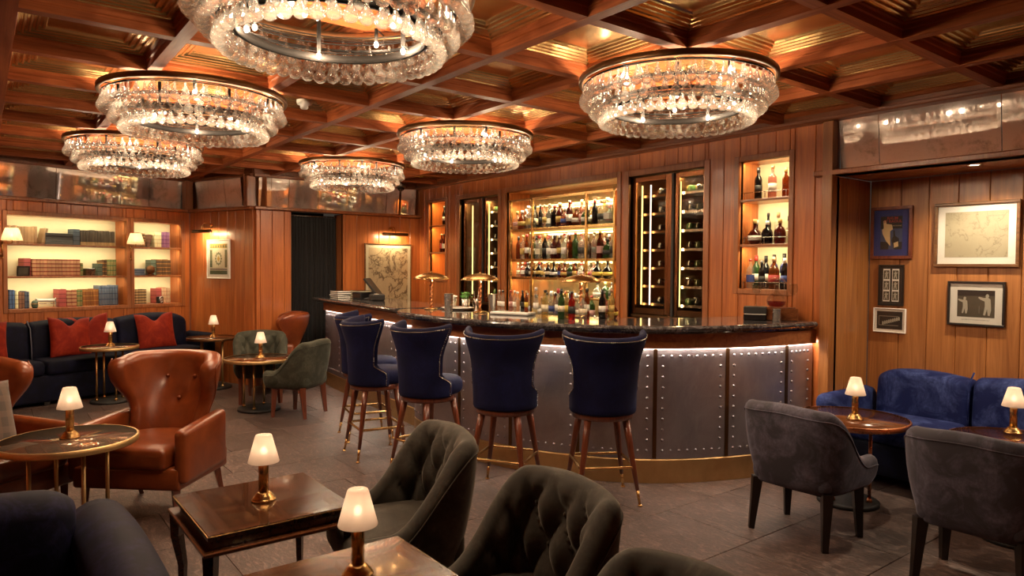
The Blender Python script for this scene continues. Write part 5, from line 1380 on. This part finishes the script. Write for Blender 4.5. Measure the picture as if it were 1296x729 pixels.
# ================================================================== THINGS ON THE BAR
ZT = 1.1425
def bar_lamp(label, x, y):
    t = thing('bar_lamp', label, 'lamp', (x, y, ZT), 0, 'mushroom lamps on the bar')
    MB().lathe([(.062, 0), (.064, .006), (.058, .011), (.03, .016), (.014, .022)], 28).build('base', 'brass', t)
    m = MB(); loops = []
    for k in range(41):
        z = .02 + .27 * k / 40; loops.append([((.0125 + .0035 * math.cos(2 * (a - k * .52))) * math.cos(a), (.0125 + .0035 * math.cos(2 * (a - k * .52))) * math.sin(a), z) for a in [2 * PI * q / 12 for q in range(12)]])
    m.loft(loops).build('twisted_stem', 'copper', t)
    MB().lathe([(.165, .282), (.166, .286), (.150, .303), (.115, .322), (.07, .336), (.03, .343), (.012, .345), (.010, .352), (0, .354), (0, .340), (.03, .337), (.07, .330), (.112, .316), (.147, .299), (.162, .284), (.165, .282)], 44, cap=False).build('dome_shade', 'brass', t)
    MB().ball((.05, 0, .302), .014, 10, 6).build('bulb', 'bulb_small', t)
    light('POINT', (.05, 0, .29), 1.6, (1, .76, .45), .02, name='bar_lamp_light', parent=t)
    return t
bl = bar_lamp('brass mushroom lamp on the bar top before the lit display, nearest to us', -4.10, 3.84)
dup(bl, (-4.99, 3.47, ZT), .4, 'brass mushroom lamp on the bar top in front of the left wine cooler', 'mushroom lamps on the bar')
dup(bl, (-5.60, 3.34, ZT), .9, 'brass mushroom lamp farthest left on the bar, beside the herbs', 'mushroom lamps on the bar')
# point-of-sale screen and menus on the left return
t = thing('till_screen', 'black touch-screen till tilted on the left end of the bar', 'till', (-7.62, 3.74, ZT), R(52))
MB().box(-.09, .09, -.09, .09, 0, .02, .006).build('base', 'black', t)
MB().tube([(0, 0, .02), (.0, .0, .10)], .03, 12).build('stand', 'black', t)
T = Matrix.Translation((0, 0, .15)) @ Matrix.Rotation(R(-38), 4, 'Y')
MB().box(-.012, .012, -.16, .16, -.13, .13, .005, T).build('screen', 'black', t)
for k, (x, y, w_, d_, h_, n, lab) in enumerate(((-8.28, 3.62, .26, .19, .022, 4, 'black menu folder, pile at the bar left end'), (-8.02, 3.78, .24, .2, .024, 4, 'black menu folder, pile nearer the till'))):
    for q in range(n):
        o = MB().box(-w_ / 2, w_ / 2, -d_ / 2, d_ / 2, 0, h_, .003).build('menu_folder', 'black_gloss', None, (x + random.uniform(-.01, .01), y, ZT + q * (h_ + .0008)), random.uniform(-.1, .1)); tag(o, f"{lab}, {ORD[q + 1]} from below", 'menu', 'menu folders on the bar')
        MB().box(-w_ / 2 + .006, w_ / 2 + .001, -d_ / 2 - .0005, d_ / 2 - .006, .005, h_ - .005).build('page_block', 'white' if k == 0 else 'label_cream', o)
o = thing('cash_box', 'low black cash drawer between menus and till', 'cash drawer', (-7.86, 3.74, ZT), .1); MB().box(-.10, .10, -.11, .11, 0, .085, .006).build('housing', 'black', o); MB().box(-.09, .09, -.116, -.11, .012, .07, .002).build('drawer_front', 'black_gloss', o)
t = thing('printer', 'small black receipt printer right of the cash drawer', 'printer', (-7.55, 3.62, ZT + 0.0), -.2)
t.location = (-7.36, 3.66, ZT); MB().box(-.07, .07, -.08, .08, 0, .075, .012).build('housing', 'black', t); MB().box(-.05, .05, -.02, .01, .074, .078).build('paper_slot', 'label_white', t)
# garnish tray, herbs, steel jug, spoons, shaker
t = thing('garnish_tray', 'round white garnish tray behind the left mushroom lamp', 'tray', (-5.48, 3.56, ZT)); MB().lathe([(.12, 0), (.13, .01), (.155, .016), (.152, .02), (.12, .012), (0, .012)], 36).build('dish', 'china', t)
cm_ = MB().lathe([(.034, 0), (.042, .085), (.040, .085), (.033, .004), (0, .004)], 18, cap=False).mesh('garnish_cup')
for k, (x, y, lab) in enumerate(((-5.56, 3.55, 'steel garnish cup heaped with white peel on the white tray'), (-5.44, 3.62, 'steel cup holding green herbs on the white tray'))):
    c = thing('garnish_cup', lab, 'cup', (x, y, ZT + .0125)); ob('cup', cm_, 'steel', c); m = MB(); rr = random.Random(k)
    if k == 0:
        for q in range(16): a, d = rr.uniform(0, 6.28), rr.uniform(0, .04); m.ball((d * math.cos(a), d * math.sin(a), .09 + rr.uniform(-.01, .02)), rr.uniform(.012, .018), 7, 5, .7)
        m.build('citrus_peel', 'china', c, kind='stuff')
    else:
        M['herb'] = simple('herb_leaf', (.07, .22, .03), .5, var=.3, vs=60)
        for q in range(70):
            a, d, z = rr.uniform(0, 6.28), rr.uniform(0, .062), .085 + rr.uniform(0, .06); d *= 1 - (z - .085) * 5
            p = Vector((d * math.cos(a), d * math.sin(a), z)); e = Vector((rr.uniform(-1, 1), rr.uniform(-1, 1), rr.uniform(-.2, 1))).normalized() * .022; n_ = e.cross(Vector((rr.uniform(-1, 1), rr.uniform(-1, 1), rr.uniform(-1, 1)))).normalized() * .010
            m.add([p, p + e * .5 + n_, p + e, p + e * .5 - n_], [(0, 1, 2, 3)])
        m.build('herb_leaves', 'herb', c, kind='stuff')
o = MB().lathe([(.034, 0), (.036, .004), (.041, .155), (.043, .158), (.039, .158), (.034, .006), (0, .006)], 24, cap=False).build('mixing_tin', 'steel', None, (-5.28, 3.33, ZT)); tag(o, 'tall steel mixing tin right of the left mushroom lamp', 'tin')
t = thing('spoon_jar', 'glass jar of long bar spoons standing behind the bar edge', 'jar', (-5.24, 3.60, ZT)); MB().lathe([(.03, 0), (.034, .09), (.032, .09), (.028, .005), (0, .005)], 18, cap=False).build('jar', 'clear_glass', t)
for dx, dy in ((-.05, .01), (.055, -.01), (.03, .03)):
    MB().tube([(dx * .1, dy * .1, .008), (dx, dy, .17)], .0028, 6).ball((dx, dy, .172), .007, 8, 5).build('bar_spoon', 'steel', t)
o = MB().lathe([(.036, 0), (.044, .16), (.046, .163), (.042, .163), (.035, .006), (0, .006)], 24, cap=False).build('shaker_tin', 'steel', None, (-4.92, 3.56, ZT)); tag(o, 'wide steel shaker tin right of the middle mushroom lamp', 'tin')
o = MB().lathe([(.022, 0), (.006, .045), (.005, .05), (.006, .055), (.026, .115), (.024, .115), (.004, .056), (0, .056)], 18, cap=False).build('jigger', 'steel', None, (-5.12, 3.52, ZT)); tag(o, 'double-cone steel jigger left of the middle mushroom lamp', 'jigger')
t = thing('bitters_tray', 'white oblong tray holding bitters bottles on the bar', 'tray', (-4.62, 3.55, ZT), .45); MB().rbox((0, 0, .013), (.36, .16, .026), .012).build('dish', 'china', t)
for k in range(6):
    q = Matrix.Rotation(.45, 3, 'Z') @ Vector((-.14 + .055 * k, .02 * (-1) ** k, 0))
    bottle('slim', ['clear', 'clear', 'pinkish', 'clear', 'black', 'amber'][k], ['white', 'white', 'pink', 'white', 'black', 'yellow'][k], ['white', 'black', 'red', 'white', 'black', 'gold'][k], (-4.62 + q.x, 3.55 + q.y, ZT + .0265), f"small bitters bottle, {ORD[k + 1]} from left on the white oblong tray", 'bitters on the bar', .56)
# bottles along the inner edge of the bar top
cand = [('slim', 'clear', 'white', 'silver'), ('globe', 'clear', 'white', 'cork'), ('straight', 'pale gold', 'cream', 'black'), ('round-shouldered', 'clear', 'blue', 'silver'), ('wine', 'clear', 'white', 'red'), ('globe', 'blue', 'blue', 'silver'), ('straight', 'pale gold', 'yellow', 'gold'), ('wine', 'green', 'cream', 'black'),
        ('squat', 'clear', 'white', 'cork'), ('straight', 'red', 'black', 'black'), ('slim', 'amber', 'white', 'black'), ('round-shouldered', 'clear', 'cream', 'gold'), ('wine', 'black', 'white', 'black'), ('straight', 'pinkish', 'pink', 'silver'), ('slim', 'pale gold', 'gold', 'cork'), ('globe', 'amber', 'yellow', 'black')]
idx0 = min(range(nB), key=lambda i: (body[i] - Vector((-4.25, 3.19, 0))).length); idx1 = min(range(nB), key=lambda i: (body[i] - Vector((-3.50, 3.60, 0))).length)
for k, (sh, col, lab, cap) in enumerate(cand):
    i = round(idx0 + (idx1 - idx0) * (k // 2) / 7.5); p = ring(i, -.52 if k % 2 else -.42)
    if (Vector((-4.10, 3.84, 0)) - p).length < .10: p = ring(i, -.30)
    bottle(sh, col, lab, cap, (p.x, p.y, ZT), f"{col} {sh} {cap}-capped bottle on the bar top, {ORD[k // 2 + 1]} from left, {'inner' if k % 2 else 'outer'} row", 'bottles on the bar top', .74)
# things at the right end
o = thing('menu_box', 'black lacquer box on the right end of the bar', 'box', (-3.16, 4.83, ZT), .55); MB().box(-.085, .085, -.07, .07, 0, .045, .004).build('box_base', 'black_gloss', o); MB().box(-.085, .085, -.07, .07, .052, .105, .004).build('box_lid', 'black', o); MB().box(-.078, .078, -.063, .063, .044, .053).build('box_lining', 'label_white', o)
o = thing('wooden_stand', 'low reddish wooden stand under the decanter at the bar end', 'stand', (-3.04, 4.97, ZT), .55); MB().box(-.135, .135, -.07, .07, 0, .095, .004).build('block', 'red_wood', o); MB().box(-.12, .12, -.055, .055, .0955, .1, .002).build('inlay', 'leg_red', o)
t = thing('decanter', 'round glass decanter of red wine under a glass dome at the bar end', 'decanter', (-3.06, 4.96, ZT + .1005))
MB().lathe([(.045, 0), (.07, .02), (.078, .05), (.066, .085), (.035, .11), (.018, .125), (.016, .17), (.024, .178), (.022, .178), (.014, .17), (.014, .126), (.03, .108), (.06, .083), (.073, .05), (.066, .022), (.044, .004), (0, .004)], 30, cap=False).build('flask', 'clear_glass', t)
MB().lathe([(0, .0045), (.044, .0045), (.0655, .022), (.072, .046), (0, .046)], 30, cap=False).build('wine', 'glass_red', t)
MB().ball((0, 0, .2), .02, 14, 8).build('stopper', 'clear_glass', t)
t = tag(MB().lathe([(.098, 0), (.098, .12), (.085, .18), (.055, .218), (.02, .235), (0, .237)], 36, cap=False).build('glass_dome', 'pane', None, (-3.06, 4.96, ZT + .1006)), 'clear glass dome over the red decanter', 'dome')
wg = [(.03, 0), (.031, .003), (.006, .008), (.004, .02), (.004, .085), (.008, .092), (.026, .108), (.036, .135), (.035, .165), (.031, .185), (.0295, .185), (.033, .163), (.034, .136), (.024, .110), (0, .095)]
gm = MB().lathe(wg, 22, cap=False).mesh('stemmed_glass')
tag(ob('stemmed_glass', gm, 'clear_glass', None, (-3.13, 4.80, ZT + .1055)), 'stemmed glass standing on the black lacquer box', 'glass', 'stemmed glasses at the bar end')
tag(ob('stemmed_glass', gm, 'clear_glass', None, (-2.945, 5.005, ZT + .1005)), 'stemmed glass standing right of the glass dome', 'glass', 'stemmed glasses at the bar end')
tag(MB().lathe([(.030, 0), (.031, .003), (.031, .092), (.033, .095), (.029, .095), (.028, .006), (0, .006)], 22, cap=False).build('steel_beaker', 'steel', None, (-2.98, 4.84, ZT)), 'polished steel beaker in front of the wooden stand', 'beaker')
